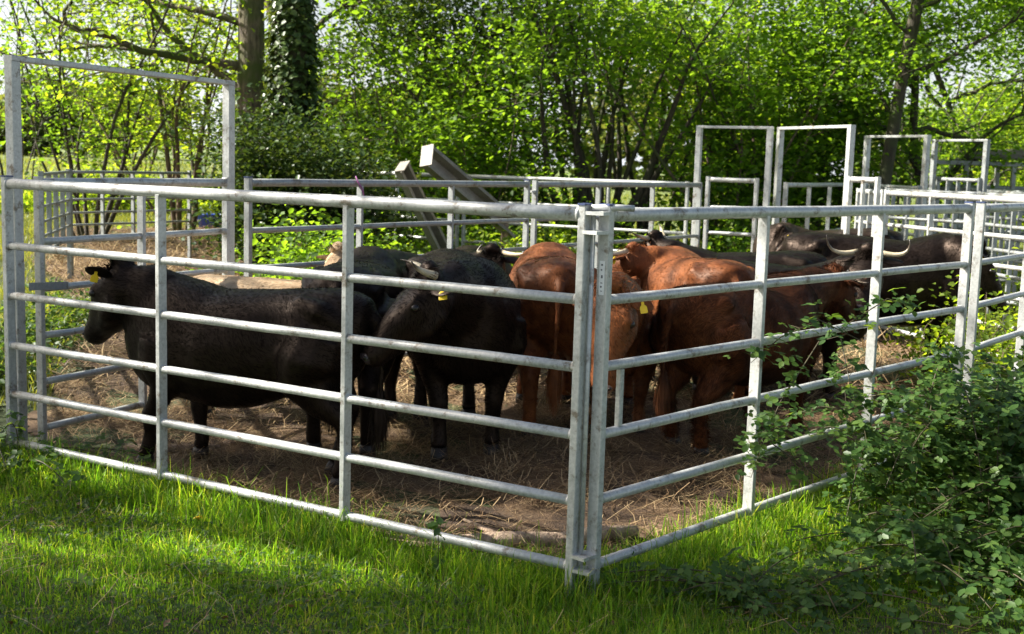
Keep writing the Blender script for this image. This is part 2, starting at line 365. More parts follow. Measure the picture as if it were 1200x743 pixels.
x = RNG.uniform(-9, 12, 60000); y = RNG.uniform(8, 30, 60000); k = ~inside(x, y) & (np.abs(x) < y*.55) & ~((x < -1.5) & (y < 23.5)); x = x[k]; y = y[k]
acc(*blades(x, y, RNG.gamma(5, .045, len(x)), RNG.uniform(.008, .02, len(x)), .5))
x = RNG.uniform(-9, -1.5, 42000); y = RNG.uniform(8, 23.5, 42000); k = ~inside(x, y) & (np.abs(x) < y*.6); x = x[k]; y = y[k]
acc(*blades(x, y, RNG.gamma(5, .022, len(x)), RNG.uniform(.006, .014, len(x)), .5))
x = RNG.uniform(-40, 50, 40000); y = RNG.uniform(30, 75, 40000)
acc(*blades(x, y, RNG.gamma(5, .06, len(x)), RNG.uniform(.02, .04, len(x)), .5))
tag(np_mesh("tall_grass", np.concatenate(Vs), np.concatenate(Fs), L_FIELD), "taller meadow grass around and beyond the far pens", "grass", kind="stuff")

# ------------------------------------------------------------------ leaves and trees
def leaves(P, size, flat=0.5, aspect=.6, normal_dir=None):
    """folded ovate leaves: P (n,3); size scalar or (n,)"""
    n = len(P); size = np.broadcast_to(size, (n,))*RNG.uniform(.45, 1.4, n)
    nrm = RNG.normal(0, 1, (n, 3)); nrm[:, 2] = np.abs(nrm[:, 2])+flat*2
    if normal_dir is not None: nrm = nrm*.6+normal_dir*1.6
    nrm /= np.linalg.norm(nrm, axis=1)[:, None]
    a = RNG.normal(0, 1, (n, 3)); a -= nrm*(a*nrm).sum(1)[:, None]; a /= np.linalg.norm(a, axis=1)[:, None]
    s = np.cross(nrm, a); L = size[:, None]; W = L*aspect*.5; up = nrm*L*.10
    V = np.stack([P-a*L*.5, P-a*L*.18+s*W+up, P+a*L*.22+s*W*.8+up, P+a*L*.5-nrm*L*.08, P+a*L*.22-s*W*.8+up, P-a*L*.18-s*W+up], 1)
    q = np.arange(n)[:, None]*6
    F = np.concatenate([q+np.array([0, 1, 2, 3]), q+np.array([0, 3, 4, 5])])
    return V.reshape(-1, 3), F

def wander(p, d, L, segs, wob, grav=0.0):
    pts = [Vector(p)]; d = Vector(d).normalized()
    for _ in range(segs):
        d = (d+Vector((random.gauss(0, wob), random.gauss(0, wob), random.gauss(0, wob)+grav))).normalized()
        pts.append(pts[-1]+d*(L/segs))
    return pts
def lerp_pts(pts, t):
    k = t*(len(pts)-1); i = min(int(k), len(pts)-2); return pts[i].lerp(pts[i+1], k-i), (pts[i+1]-pts[i]).normalized()

class Tree:
    def __init__(s): s.wood = MB(); s.cl = []      # clusters: (pos, spread, n)
    def stem(s, p, d, L, r0, r1, segs=9, wob=.12, grav=.02, sides=7):
        pts = wander(p, d, L, segs, wob, grav); k = len(pts)
        rad = [r0+(r1-r0)*(i/(k-1))**.8 for i in range(k)]
        s.wood.tube(pts, rad, sides, cap=False); return pts, rad
    def twigs(s, pts, rad, n, t0=.25, L=(.5, 1.3), spread=.9, sub=2, leaf_n=26, sp=.26, up=.15):
        for _ in range(n):
            t = random.uniform(t0, 1); p, d = lerp_pts(pts, t); r = rad[min(int(t*(len(rad)-1)), len(rad)-1)]
            dd = (d*.6+Vector((random.gauss(0, 1), random.gauss(0, 1), random.gauss(up, .5)))*spread).normalized()
            ln = random.uniform(*L); tp, tr = s.stem(p, dd, ln, max(.004, min(r*.5, .03)), .003, 5, .16, .0, 4)
            for q in (.35, .6, .8, 1.0):
                c, _ = lerp_pts(tp, q); s.cl.append((c, sp, leaf_n))
            for _ in range(sub):
                c, _ = lerp_pts(tp, random.uniform(.3, 1)); e = wander(c, (dd+Vector((random.gauss(0, .8), random.gauss(0, .8), random.gauss(0, .5)))), random.uniform(.3, .7), 3, .2)
                s.wood.tube(e, [.004, .003, .0025, .002], 3, cap=False); s.cl.append((e[-1], sp, leaf_n))
    def finish(s, root, leafmat, barkmat, size, flat=.5, zmax=99, crown='crown', aspect=.7, dens=1.0):
        s.wood.build("trunk", barkmat, root, smooth=True)
        P = []
        for c, sp, n in s.cl:
            n = max(1, int(n*dens)); g = RNG.normal(0, 1, (n, 3))*np.array([sp, sp, sp*.38]); P.append(g+np.array(c)[None])
        P = np.concatenate(P); P = P[P[:, 2] < zmax]; P = P[P[:, 2] > .05]
        V, F = leaves(P, size, flat, aspect)
        return np_mesh(crown, V, F, leafmat, root)

def hazel(px, Y, n=9, H=5.5, fan=.35, leafmat=L_HAZEL, bark=BARK_H, size=.085, twn=11, label='', ln=20, r=.035, dens=1.0, name="hazel_tree", cat="tree", t0=.25, group=None, twl=(.5, 1.3)):
    H = min(H, 5.4); dens *= .74 if px > 560 else .85
    size *= 1.15; x = X(px, Y); root = empty(name, (x, Y, gz(x, Y)), 0, label, cat, group); T = Tree()
    for i in range(n):
        a = 2*math.pi*i/n+random.uniform(-.3, .3); ff = fan*random.uniform(.3, 1.3)
        d = Vector((math.cos(a)*ff, math.sin(a)*ff*.8, 1)); rr = r*random.uniform(.6, 1.3)
        pts, rad = T.stem((math.cos(a)*.15, math.sin(a)*.15, -.1), d, H*random.uniform(.75, 1.1), rr, .008, 11, .09, .01)
        T.twigs(pts, rad, twn, t0, leaf_n=ln, L=twl)
    T.finish(root, leafmat, bark, size, dens=dens); return root

def oak(px, Y, H, r0, r1, label, limbs, leafmat=L_YOUNG, bark=BARK, size=.085, lean=(0, 0), twn=9, ln=22, dens=1.0, name="oak_tree", crown=True, wob=.06, limbtw=(.25, 1.0), wood=None):
    x = X(px, Y); root = empty(name, (x, Y, gz(x, Y)), 0, label, "tree"); T = Tree()
    pts, rad = T.stem((0, 0, -.15), (lean[0], lean[1], 1), H, r0, r1, 10, wob, 0, 12)
    for (t, az, el, L, r) in limbs:
        p, d = lerp_pts(pts, t); a = math.radians(az); e = math.radians(el)
        dd = Vector((math.cos(a)*math.cos(e), math.sin(a)*math.cos(e), math.sin(e)))
        lp, lr = T.stem(p, dd, L, r, r*.25, 10, .22, .0, 7)
        for _ in range(3):
            q, qd = lerp_pts(lp, random.uniform(.3, .8)); sp, sr = T.stem(q, qd+Vector((random.gauss(0, .6), random.gauss(0, .6), random.gauss(.1, .5))), L*.5, r*.4, .01, 7, .22, 0, 5)
            T.twigs(sp, sr, twn//2, limbtw[0], leaf_n=ln)
        T.twigs(lp, lr, twn, limbtw[0], leaf_n=ln)
    if crown: T.finish(root, leafmat, bark, size, dens=dens)
    else: T.wood.build("trunk", bark, root, smooth=True)
    return root, T, pts, rad

# --- ivy-clad trunk
rt, T, pts, rad = oak(340, 17, 8.5, .26, .2, "thick straight tree trunk wrapped in dark glossy ivy, behind the back rail left of centre", [(.75, 20, 30, 3, .08), (.85, 200, 30, 3, .08), (.6, 60, 20, 2.5, .06)], crown=False, wob=.015, bark=BARK_D, name="ivy_clad_tree")
n = 15000; t = RNG.uniform(0, 1, n); ang = RNG.uniform(0, 2*np.pi, n); P = []; Nn = []
for i in range(n):
    p, d = lerp_pts(pts, t[i]); rr = .30+.07*math.sin(ang[i]*2+t[i]*9)+.05*random.gauss(0, 1)
    o = np.array([math.cos(ang[i]), math.sin(ang[i]), 0]); P.append(np.array(p)+o*rr); Nn.append(o+np.array([0, 0, .5]))
V, F = leaves(np.array(P), .085, .2, .85, np.array(Nn)); np_mesh("ivy", V, F, L_IVY, rt)
P = np.concatenate([RNG.normal(0, .3, (int(nn), 3))*np.array([1, 1, .6])+np.array(c) for c, sp, nn in T.cl]); V, F = leaves(P, .085, .5, .7); np_mesh("crown", V, F, L_YOUNG, rt)

oak(299, 19.5, 8, .24, .17, "brown oak trunk leaning beside the ivy-clad trunk, long crooked side limbs", [(.30, 178, 4, 4.0, .075), (.36, 185, 12, 4.5, .085), (.44, 172, 22, 4, .07), (.34, 5, 15, 3.6, .08), (.5, 150, 40, 4, .08), (.48, 10, 30, 3.5, .07)], lean=(-.06, 0), twn=7, ln=7, limbtw=(.5, 1))
oak(412, 24, 7, .13, .09, "grey oak with bare twisting limbs right of the ivy-clad trunk", [(.16, 172, 35, 3.6, .10), (.22, 10, 40, 3.5, .09), (.30, 185, 30, 3.6, .09), (.36, 5, 25, 3.5, .08), (.45, 175, 20, 3, .06), (.5, 15, 15, 3, .06)], lean=(-.35, 0), twn=6, ln=6, limbtw=(.55, 1))
hazel(105, 19, 10, 5.8, .32, L_HAZEL, BARK_D, .075, 11, "slender multi-stemmed hazel rising behind the left gate, left of its middle", 8, .04, t0=.2)
hazel(212, 20, 9, 6, .30, L_YOUNG, BARK_H, .075, 10, "multi-stemmed hazel behind the right half of the tall left frame", 8, .045, t0=.28)
hazel(248, 26, 6, 6, .3, L_YOUNG, BARK_D, .08, 7, "yellow-green hazel behind the right post of the tall left frame", 9, .035, t0=.2)
hazel(20, 26, 6, 6, .35, L_HAZEL, BARK_D, .08, 6, "thin leafy sapling cluster at the far left edge, sky showing through", 5, .03, t0=.35)
hazel(160, 32, 8, 6.5, .4, L_YOUNG, BARK_H, .1, 9, "pale sunlit thicket far behind the tall left frame", 8, .04, t0=.1, name="thicket_tree")
hazel(468, 20, 9, 3.6, .5, L_HAZEL, BARK_H, .08, 11, "light green shrub left of the leaning chutes, in front of the dark holly", 16, .03, t0=.08, name="hazel_shrub", cat="shrub")
hazel(528, 22.5, 9, 6.5, .25, L_DARK, BARK_D, .075, 16, "tall dark evergreen holly behind the leaning chutes", 30, .05, t0=.08, name="holly_tree")
hazel(585, 24, 8, 7, .22, L_DARK, BARK_D, .075, 15, "dark ivy-tangled holly between the chutes and the coppiced hazel", 28, .05, t0=.3, name="holly_tree")
hazel(560, 19, 9, 2.4, .6, L_HAZEL, BARK_H, .07, 8, "low bright shrub behind the taller leaning chute", 24, .02, t0=.1, name="hazel_shrub", cat="shrub")
hazel(690, 19.5, 18, 6.5, .36, L_HAZEL, BARK_D, .085, 8, "large coppiced hazel with a fan of dark stems at the centre", 12, .09, t0=.66)
hazel(752, 21, 4, 6.5, .22, L_YOUNG, BARK_D, .085, 11, "thin dark tree right of the fan-stemmed coppice", 12, .085, t0=.55)
hazel(822, 24, 7, 6, .26, L_YOUNG, BARK_H, .09, 9, "pale yellow-green hazel left of the first tall steel frame", 18, .04, t0=.3)
hazel(862, 19.5, 11, 6, .42, L_HAZEL, BARK_H, .085, 13, "dense leafy hazel directly behind the first tall steel frame", 21, .045, t0=.12)
hazel(950, 20.5, 11, 6, .32, L_HAZEL, BARK_D, .085, 13, "dense leafy hazel directly behind the second tall steel frame", 22, .045, t0=.12)
hazel(900, 26, 9, 7, .35, L_HAZEL, BARK_D, .095, 12, "shaded hazel filling the gap between the first two steel frames", 22, .05, t0=.1)
oak(1019, 18.7, 8, .10, .085, "straight dark trunk rising behind the third tall steel frame", [(.42, 10, 40, 3, .04), (.5, 190, 35, 3, .04), (.6, 60, 30, 3, .04), (.35, 160, 45, 2.6, .035), (.55, 330, 35, 3, .04)], leafmat=L_HAZEL, bark=BARK_D, twn=10, ln=20, wob=.03)
hazel(1065, 27, 5, 6.5, .3, L_HAZEL, BARK_D, .09, 8, "slim leafy tree between the straight dark trunk and the fourth frame", 10, .05, t0=.3)
oak(1105, 21, 7, .085, .05, "twisting dark thorn tree rising behind the fourth tall steel frame", [(.22, 30, 45, 3, .06), (.3, 170, 50, 3, .05), (.4, 10, 35, 3, .05), (.5, 200, 30, 2.5, .04), (.6, 0, 30, 2.5, .04)], leafmat=L_HAZEL, bark=BARK_D, twn=9, ln=12, name="hawthorn_tree", wob=.14)
oak(1140, 24, 7, .075, .04, "dark forked thorn tree against the sky near the right edge", [(.2, 20, 50, 3, .05), (.35, 160, 50, 3, .05), (.5, 20, 35, 3, .05)], leafmat=L_HAZEL, bark=BARK_D, twn=8, ln=11, name="hawthorn_tree", wob=.14)
hazel(1195, 34, 9, 4.2, .6, L_YOUNG, BARK_H, .10, 13, "bright yellow-green bush at the right edge beyond the pens", 26, .03, t0=.05, name="sunlit_bush", cat="shrub")
hazel(1150, 44, 9, 4.5, .6, L_YOUNG, BARK_H, .13, 12, "sunlit bush in the field behind the fourth frame", 22, .03, t0=.05, name="sunlit_bush", cat="shrub")
# shrubs low behind the pens
hazel(330, 15.5, 9, 1.9, .25, L_DARK, BARK_D, .06, 10, "dark glossy evergreen bush at the foot of the ivy-clad trunk", 34, .02, t0=.1, name="holly_bush", cat="shrub", twl=(.2, .5))
hazel(390, 15.4, 7, 1.6, .6, L_IVY, BARK_D, .06, 8, "low ivy bush behind the back rail right of the ivy-clad trunk", 28, .02, t0=.1, name="ivy_bush", cat="shrub", twl=(.2, .5))

# the far tree line and field edge, each tree its own crown
k = 0
for px, Y, H in ((-40, 95, 6), (40, 90, 5), (95, 100, 5.5), (150, 92, 6), (330, 95, 7), (420, 100, 7), (480, 96, 8), (720, 95, 8), (790, 90, 9), (860, 95, 8), (1040, 98, 7), (1110, 95, 6), (1180, 100, 8), (1240, 95, 9)):
    x = X(px, Y); rt = empty("distant_tree", (x, Y, gz(x, Y)), 0, "pale distant tree in the hedge line beyond the field", "tree", "distant trees beyond the field")
    T = Tree(); pts, rad = T.stem((0, 0, -.2), (0, 0, 1), H*.5, .3, .15, 5, .05)
    g = RNG.normal(0, 1, (3600, 3)); g /= np.linalg.norm(g, axis=1)[:, None]; lob = 1+.25*np.sin(g[:, 0]*5+k)+.2*np.sin(g[:, 2]*7+k*2)+.15*np.sin(g[:, 1]*6)
    P = g*lob[:, None]*(RNG.uniform(.5, 1, 3600)**.4)[:, None]*np.array([H*.62, H*.5, H*.46])+np.array([0, 0, H*.52]); P = P[P[:, 2] > .1]
    T.wood.build("trunk", BARK, rt, smooth=True); V, F = leaves(P, .55, .4, .8); np_mesh("crown", V, F, L_FAR, rt); k += 1

# off-camera shade tree on the left: its canopy dapples the pen and the grass
rt = empty("shade_tree", (-13.5, 7, 0), 0, "large oak beside the pen, outside the picture on the left, shading it", "tree")
T = Tree(); pts, rad = T.stem((0, 0, -.2), (.05, -.03, 1), 8.5, .4, .25, 8, .04, 0, 10)
def shade(cx, cy, sx_, sy_, n, dist, clumps=14, sp=.35, zt=0.0):
    for i in range(clumps):
        P = Vector((cx+random.uniform(-sx_, sx_), cy+random.uniform(-sy_, sy_), zt))+SUN*(dist+random.uniform(-1, 1))-Vector((-13.5, 7, 0))
        q, _ = lerp_pts(pts, random.uniform(.75, 1)); mid = q.lerp(P, .5)+Vector((0, 0, random.uniform(-.4, .4)))
        T.wood.tube([q, mid, P], [.05, .03, .008], 5, cap=False); T.cl.append((P, sp, n))
shade(-.5, 4.36, 2.1, .2, 150, 13, 24, .2)
        # strip nearest the camera

shade(2.3, 5.0, 1.2, .6, 80, 13, 3, .3)          # brambles on the right
shade(.75, 4.9, .45, .25, 90, 13, 6, .25)
shade(-.9, 6.45, .9, .25, 110, 14, 9, .22); shade(-.4, 7.0, .8, .5, 110, 14, 8, .25)            # dapples inside the pen
shade(1.1, 6.6, 1.0, .5, 100, 14, 11, .3); shade(1.4, 7.4, .9, .6, 100, 14, 9, .3, .8)
shade(2.5, 8.5, 1.5, 1.2, 90, 14, 8, .3)
shade(-3.0, 9.5, 1.2, 2.0, 90, 15, 10, .35)
T.finish(rt, L_HAZEL, BARK, .11)

# ground cover behind the back panels: nettles and bramble scrub (each patch a thing)
def scrub(pxs, Ys, n, h, label, mat=L_YOUNG, size=.07, name="undergrowth"):
    xa, xb = X(pxs[0], sum(Ys)/2), X(pxs[1], sum(Ys)/2); cx = (xa+xb)/2; cy = sum(Ys)/2
    rt = empty(name, (cx, cy, gz(cx, cy)), 0, label, "shrub")
    nst = n//60; sx_ = RNG.uniform(xa-cx, xb-cx, nst); sy_ = RNG.uniform(Ys[0]-cy, Ys[1]-cy, nst); W = MB(); P = []
    for i in range(nst):
        hh = h*RNG.uniform(.35, 1.1)*(.75+.35*math.sin((sx_[i]+cx)*2.1)); e = wander((sx_[i], sy_[i], -.05), (random.gauss(0, .4), random.gauss(0, .4), 1), hh, 4, .22)
        W.tube(e, [.006, .005, .004, .003, .002], 3, cap=False)
        for q in e[1:]:
            P.append(RNG.normal(0, 1, (15, 3))*np.array([.15, .15, .12])+np.array(q))
    P = np.concatenate(P); P = P[P[:, 2] > 0]
    V, F = leaves(P, size, .5, .7); nl = len(F); Vw = np.array(W.v); Fw = np.array(W.f)+len(V)
    o = np_mesh(name, np.concatenate([V, Vw]), np.concatenate([F, Fw]), mat); o.location = rt.location; bpy.data.objects.remove(rt)
    o.data.materials.append(BARK_H); mi = np.zeros(nl+len(Fw), np.int32); mi[nl:] = 1; o.data.polygons.foreach_set('material_index', mi)
    tag(o, label, "undergrowth", kind="stuff")
scrub((325, 480), (11.5, 14.5), 9000, .95, "scrub behind the back panel below the ivy-clad trunk", L_HAZEL)
scrub((440, 640), (12.9, 15.8), 11000, .95, "bright bramble scrub around the feet of the leaning chutes", L_YOUNG)
scrub((630, 830), (15.4, 18.5), 12000, .9, "sunlit nettles between the back panels and the coppice", L_YOUNG)
scrub((400, 700), (17.2, 19.8), 12000, 1.1, "green undergrowth beneath the dark hollies", L_HAZEL)
scrub((700, 1000), (16.5, 19.5), 14000, 1.3, "leafy undergrowth beneath the hazels behind the steel frames", L_HAZEL)
scrub((20, 300), (23.8, 26), 13000, 1.2, "sunlit scrub behind the far-left pens and the blue tub", L_YOUNG, .09)
scrub((12, 110), (9.9, 12.5), 4500, .42, "low weeds inside the gate on the left", L_BRAM, .05)
scrub((1110, 1240), (9.0, 11), 5200, .85, "weeds in front of the white sunlit rails at the right edge", L_YOUNG, .05)
scrub((1000, 1220), (15.5, 18.5), 5000, .55, "weeds around the far right pens", L_YOUNG, .06)

# ------------------------------------------------------------------ hurdles
GRP = "galvanised steel pen hurdles"
def hurdle(p0, p1, label, rails=RH, uprights=2, mat=GALV, ps=.05, top_r=.028, r=.021, bottom=-.02, top=None, name="cattle_hurdle", cat="hurdle", caps=False, endx=(0, 0), group=GRP, ufrom=None, zoff=None, flatup=.05):
    p0 = Vector(p0); p1 = Vector(p1); d = (p1-p0); L = d.length; d.normalize(); ang = math.atan2(d.y, d.x)
    z0 = 0.0
    rt = empty(name, (p0.x, p0.y, z0), ang, label, cat, group)
    if top is None: top = rails[0]+.035
    up = Vector((1, 0, 0))
    for xx, (px_, py_) in ((0, (p0.x, p0.y)), (L, (p1.x, p1.y))):
        g = gz(px_, py_)-.03
        b_ = MB(); b_.bar((xx, 0, g), (xx, 0, top), ps*.68, ps*1.06, up, .004); b_.build("end_post", mat, rt)
        if caps:
            b_ = MB(); b_.bar((xx, 0, top), (xx, 0, top+.008), ps*.68+.006, ps*1.06+.006, up, .006); b_.build("post_cap", BLUECAP, rt)
    for i in range(uprights):
        t = (i+1)/(uprights+1); b_ = MB(); zt = rails[0]-top_r*.6
        b_.bar((L*t, 0, rails[-1]-.02), (L*t, 0, zt), .026, .052, up, .003)
        b_.build("upright", mat, rt)
    for i, h in enumerate(rails):
        b_ = MB(); rr = top_r if i == 0 else r
        npt = 9; pts = [(ps*.33-.002+(L-ps*.66+.004)*k/(npt-1), 0, h+random.gauss(0, .0012)) for k in range(npt)]
        b_.tube(pts, rr, 14)
        for xx in (ps*.34+.004, L-ps*.34-.004):      # weld beads
            b_.tube([(xx-.006, 0, h), (xx+.006, 0, h)], rr*1.12, 12)
        b_.build("top_rail" if i == 0 else "rail", mat, rt, smooth=True)
    return rt, L
ha, LA = hurdle(A0, A1, "near left hurdle with sunlit rails, from the front corner to the tall left frame", caps=True)
hb, LB = hurdle(B0, B1, "near right hurdle with shaded rails, from the front corner into the brambles", caps=True)
# corner latch of hurdle B: pin rod, links, handle tube, stub bar and label
def part(parent, name, mat, fn, smooth=False):
    b_ = MB(); fn(b_); return b_.build(name, mat, parent, smooth)
part(hb, "pin_rod", GALV, lambda b_: b_.tube([(-.045, .030, .03), (-.045, .030, 1.60)], .010, 8), True)
for zz in (1.515, 1.60-.06, .20, .14):
    pass
for zz in (1.50, .19):
    part(hb, "hinge_link", GALV, lambda b_: b_.box((-.05, .01, zz), (.09, .075, .014)))
for zz in (1.575, .13):
    part(ha, "hinge_link", GALV, lambda b_: b_.box((-.05, -.01, zz), (.09, .07, .014)))
part(hb, "latch_handle", GALV, lambda b_: b_.tube([(-.06, .03, 1.595), (.03, -.045, 1.598), (.075, -.075, 1.596)], .013, 10), True)
part(hb, "stub_bar", GALV, lambda b_: b_.bar((.13, 0, RH[3]+.02), (.13, 0, RH[2]-.02), .025, .025))
# maker's label: white outlined sticker with dark print, on the outer face of the post
WHITE = mat_flat("label_white", (0.80, 0.82, 0.82), .5, var=.06); INK = mat_flat("label_ink", (.05, .06, .07), .5)
lab = part(hb, "label_sticker", WHITE, lambda b_: b_.box((-.0180, -.001, 1.32), (.0015, .026, .135)))
def ink(b_):
    for z_, hh, xo, ww in ((1.372, .012, 0, .014), (1.352, .01, .002, .010), (1.325, .022, -.001, .012), (1.30, .006, 0, .016), (1.285, .012, .002, .012), (1.268, .005, 0, .014)):
        b_.box((-.0193, -.001+xo, z_), (.001, ww*.6, hh*.55))
o = part(lab, "label_print", INK, ink)
# gate frame on the left with its gate
def frame(p0, p1, top, label, ps=.05, mat=GALV, th=.032, name="gate_frame", base=None, group="tall steel gate frames", low=False):
    p0 = Vector(p0); p1 = Vector(p1); d = p1-p0; L = d.length; ang = math.atan2(d.y, d.x)
    rt = empty(name, (p0.x, p0.y, 0), ang, label, "gate frame", group)
    for xx, q in ((0, p0), (L, p1)):
        part(rt, "post", mat, lambda b_: b_.bar((xx, 0, gz(q.x, q.y)-.03), (xx, 0, top), ps, ps, Vector((1, 0, 0)), .005))
    part(rt, "crossbar", mat, lambda b_: b_.bar((-ps/2, 0, top+th/2), (L+ps/2, 0, top+th/2), th, ps, Vector((0, 0, 1)), .005))
    if ps < .08 and not low: part(rt, "threshold", mat, lambda b_: b_.bar((ps/2, 0, gz(p0.x, p0.y)+.03), (L-ps/2, 0, gz(p1.x, p1.y)+.03), th, ps, Vector((0, 0, 1)), .005))
    return rt, L
FL0 = Vector((at(17, 202, 6.85).x, 6.85, 0)); FL1 = Vector((at(268, 202, 8.55).x, 8.55, 0))
fr, Lf = frame(FL0, FL1, 2.235, "tall steel gate frame at the left end of the near left hurdle", .062, low=True)
dG = (G1-G0).normalized()
gt, Lg = hurdle(G0+dG*.02, G1-dG*.02, "two-bay hinged gate hanging inside the tall left frame", uprights=1, name="pen_gate", cat="gate", ps=.045, group=GRP)
part(gt, "latch_strap", GALV2, lambda b_: b_.bar((-.12, -.045, .985), (.17, -.045, .97), .045, .006, Vector((0, 0, 1)), .001))
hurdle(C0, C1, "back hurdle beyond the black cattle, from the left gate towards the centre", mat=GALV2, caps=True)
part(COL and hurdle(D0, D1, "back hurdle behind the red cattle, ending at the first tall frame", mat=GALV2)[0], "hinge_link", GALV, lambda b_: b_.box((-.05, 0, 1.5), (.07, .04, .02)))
hurdle(W0, W1, "far sunlit hurdle behind the leaning chutes, left of its neighbour", mat=GALV)
hurdle(W1+Vector((.09, -.03, 0)), W2, "far sunlit hurdle at the centre, right of the leaning chutes", mat=GALV)
# hurdle leading away on the far left, at the picture edge
L2a = Vector((A1.x-.12, A1.y+.05, 0)); hurdle(L2a, L2a+Vector((-.40, .92, 0)).normalized()*LP, "hurdle leading away at the left edge of the picture")
# right: continuation of the near right side
B2 = B1+Vector((.13, .16, 0)); hurdle(B2, B2+Vector((.60, .80, 0))*LP, "hurdle beyond the near right one, running off the right edge", caps=True)
scrub((-70, 12), (7.9, 9.6), 2600, .6, "weeds outside the pen at the left edge of the picture", L_BRAM, .05)
# low back-left pens: thin many-rail hurdles
RS = [1.50, 1.33, 1.17, 1.01, .86, .7]
def gp(px, py, Y): v = at(px, py, Y); return Vector((v.x, v.y, 0))
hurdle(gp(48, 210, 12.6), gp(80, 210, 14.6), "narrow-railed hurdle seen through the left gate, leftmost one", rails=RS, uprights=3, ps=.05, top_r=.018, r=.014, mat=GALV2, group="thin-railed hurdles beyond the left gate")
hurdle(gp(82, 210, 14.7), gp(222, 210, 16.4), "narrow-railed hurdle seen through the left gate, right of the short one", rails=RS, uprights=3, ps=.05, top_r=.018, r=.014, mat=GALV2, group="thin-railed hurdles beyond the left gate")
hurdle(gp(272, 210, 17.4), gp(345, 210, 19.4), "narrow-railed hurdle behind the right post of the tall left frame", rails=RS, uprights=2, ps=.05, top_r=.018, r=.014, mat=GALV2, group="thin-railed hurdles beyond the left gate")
# race with tall frames on the right
TOPF = 2.25
F1a, F1b = gp(820, 149, 14.9), gp(903, 150, 14.5); frame(F1a, F1b, TOPF, "tall steel frame, leftmost of the four on the right", .066)
dd = (F1b-F1a).normalized(); hurdle(F1a+dd*.14, F1b-dd*.13, "small gate hanging in the leftmost right-hand frame", rails=[1.64, 1.31, 1.0, .7, .4, .15], uprights=0, ps=.06, name="pen_gate", cat="gate")
F2a, F2b = gp(915, 151, 14.6), gp(998, 148, 13.3); frame(F2a, F2b, TOPF, "tall steel frame, second of the four on the right", .066)
hurdle(gp(921, 218, 14.75), gp(994, 214, 18.0), "hurdle running back behind the second tall frame", rails=[1.60]+RH[1:])
F3a, F3b = gp(1017, 161, 16.8), gp(1087, 160, 15.8); frame(F3a, F3b, TOPF, "tall steel frame, third of the four on the right", .068)
hurdle(F3a+Vector((.1, .05, 0)), F3b-Vector((.06, 0, 0)), "gate closing the third tall frame on the right", rails=[1.60, 1.3, 1.0, .7, .4, .15], uprights=3, mat=GALV2, name="pen_gate", cat="gate")
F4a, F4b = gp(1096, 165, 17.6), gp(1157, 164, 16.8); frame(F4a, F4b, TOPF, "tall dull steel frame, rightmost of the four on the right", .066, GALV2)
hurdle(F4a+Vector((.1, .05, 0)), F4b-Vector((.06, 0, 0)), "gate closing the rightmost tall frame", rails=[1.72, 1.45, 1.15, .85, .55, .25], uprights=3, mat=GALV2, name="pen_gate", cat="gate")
hurdle(gp(996, 210, 13.0), gp(1029, 210, 12.7), "small bright gate beside the foot of the second tall frame", rails=[1.70, 1.38, 1.07, .75, .45, .15], uprights=1, ps=.055, top_r=.03, name="pen_gate", cat="gate")
K0, K1 = gp(1040, 221, 13.0), gp(1222, 224, 10.7)
hurdle(K0, K1, "bright sunlit hurdle behind the large black cow on the right")
hurdle(gp(1007, 221, 13.6), gp(1036, 221, 13.05), "short bright hurdle left of the sunlit one on the right", uprights=1)
for a_, b_, l_ in (((1040, 12.9+2.4), (1150, 14.2), "rear race hurdle in front of the third and fourth frames"), ((1160, 16.6), (1240, 15.2), "race hurdle right of the rightmost tall frame"), ((1100, 19.5), (1215, 18.2), "farthest hurdle near the right edge of the pens"), ((1152, 14.1), (1235, 12.6), "race hurdle behind the sunlit one at the right edge")):
    hurdle(gp(a_[0], 215, a_[1]), gp(b_[0], 215, b_[1]), l_, mat=GALV2, uprights=3)
# covered crush (cattle crate) far right
rt = empty("cattle_crush", tuple(gp(1185, 200, 21)), 0, "dull steel cattle crush with a raised top bar at the right edge", "cattle crush")
def crush(b_):
    for xx in (-.9, -.1, .8): 
        for yy in (-.35, .35): b_.bar((xx, yy, -.05), (xx, yy, 1.96), .07, .07)
part(rt, "posts", GALV2, crush)
part(rt, "side_rails", GALV2, lambda b_: [b_.tube([(-.9, yy, z_), (.8, yy, z_)], .03, 8) for yy in (-.35, .35) for z_ in (.4, .8, 1.2, 1.6)])
part(rt, "top_bar", GALV2, lambda b_: b_.bar((-1.7, 0, 2.0), (1.1, 0, 2.0), .07, .7, Vector((0, 0, 1))))
part(rt, "headgear", STEEL, lambda b_: b_.tube([(-1.0, 0, 2.03), (-.6, 0, 2.14), (.2, 0, 2.18), (.7, 0, 2.12), (1.1, 0, 2.1)], [.03, .08, .10, .08, .04], 8))

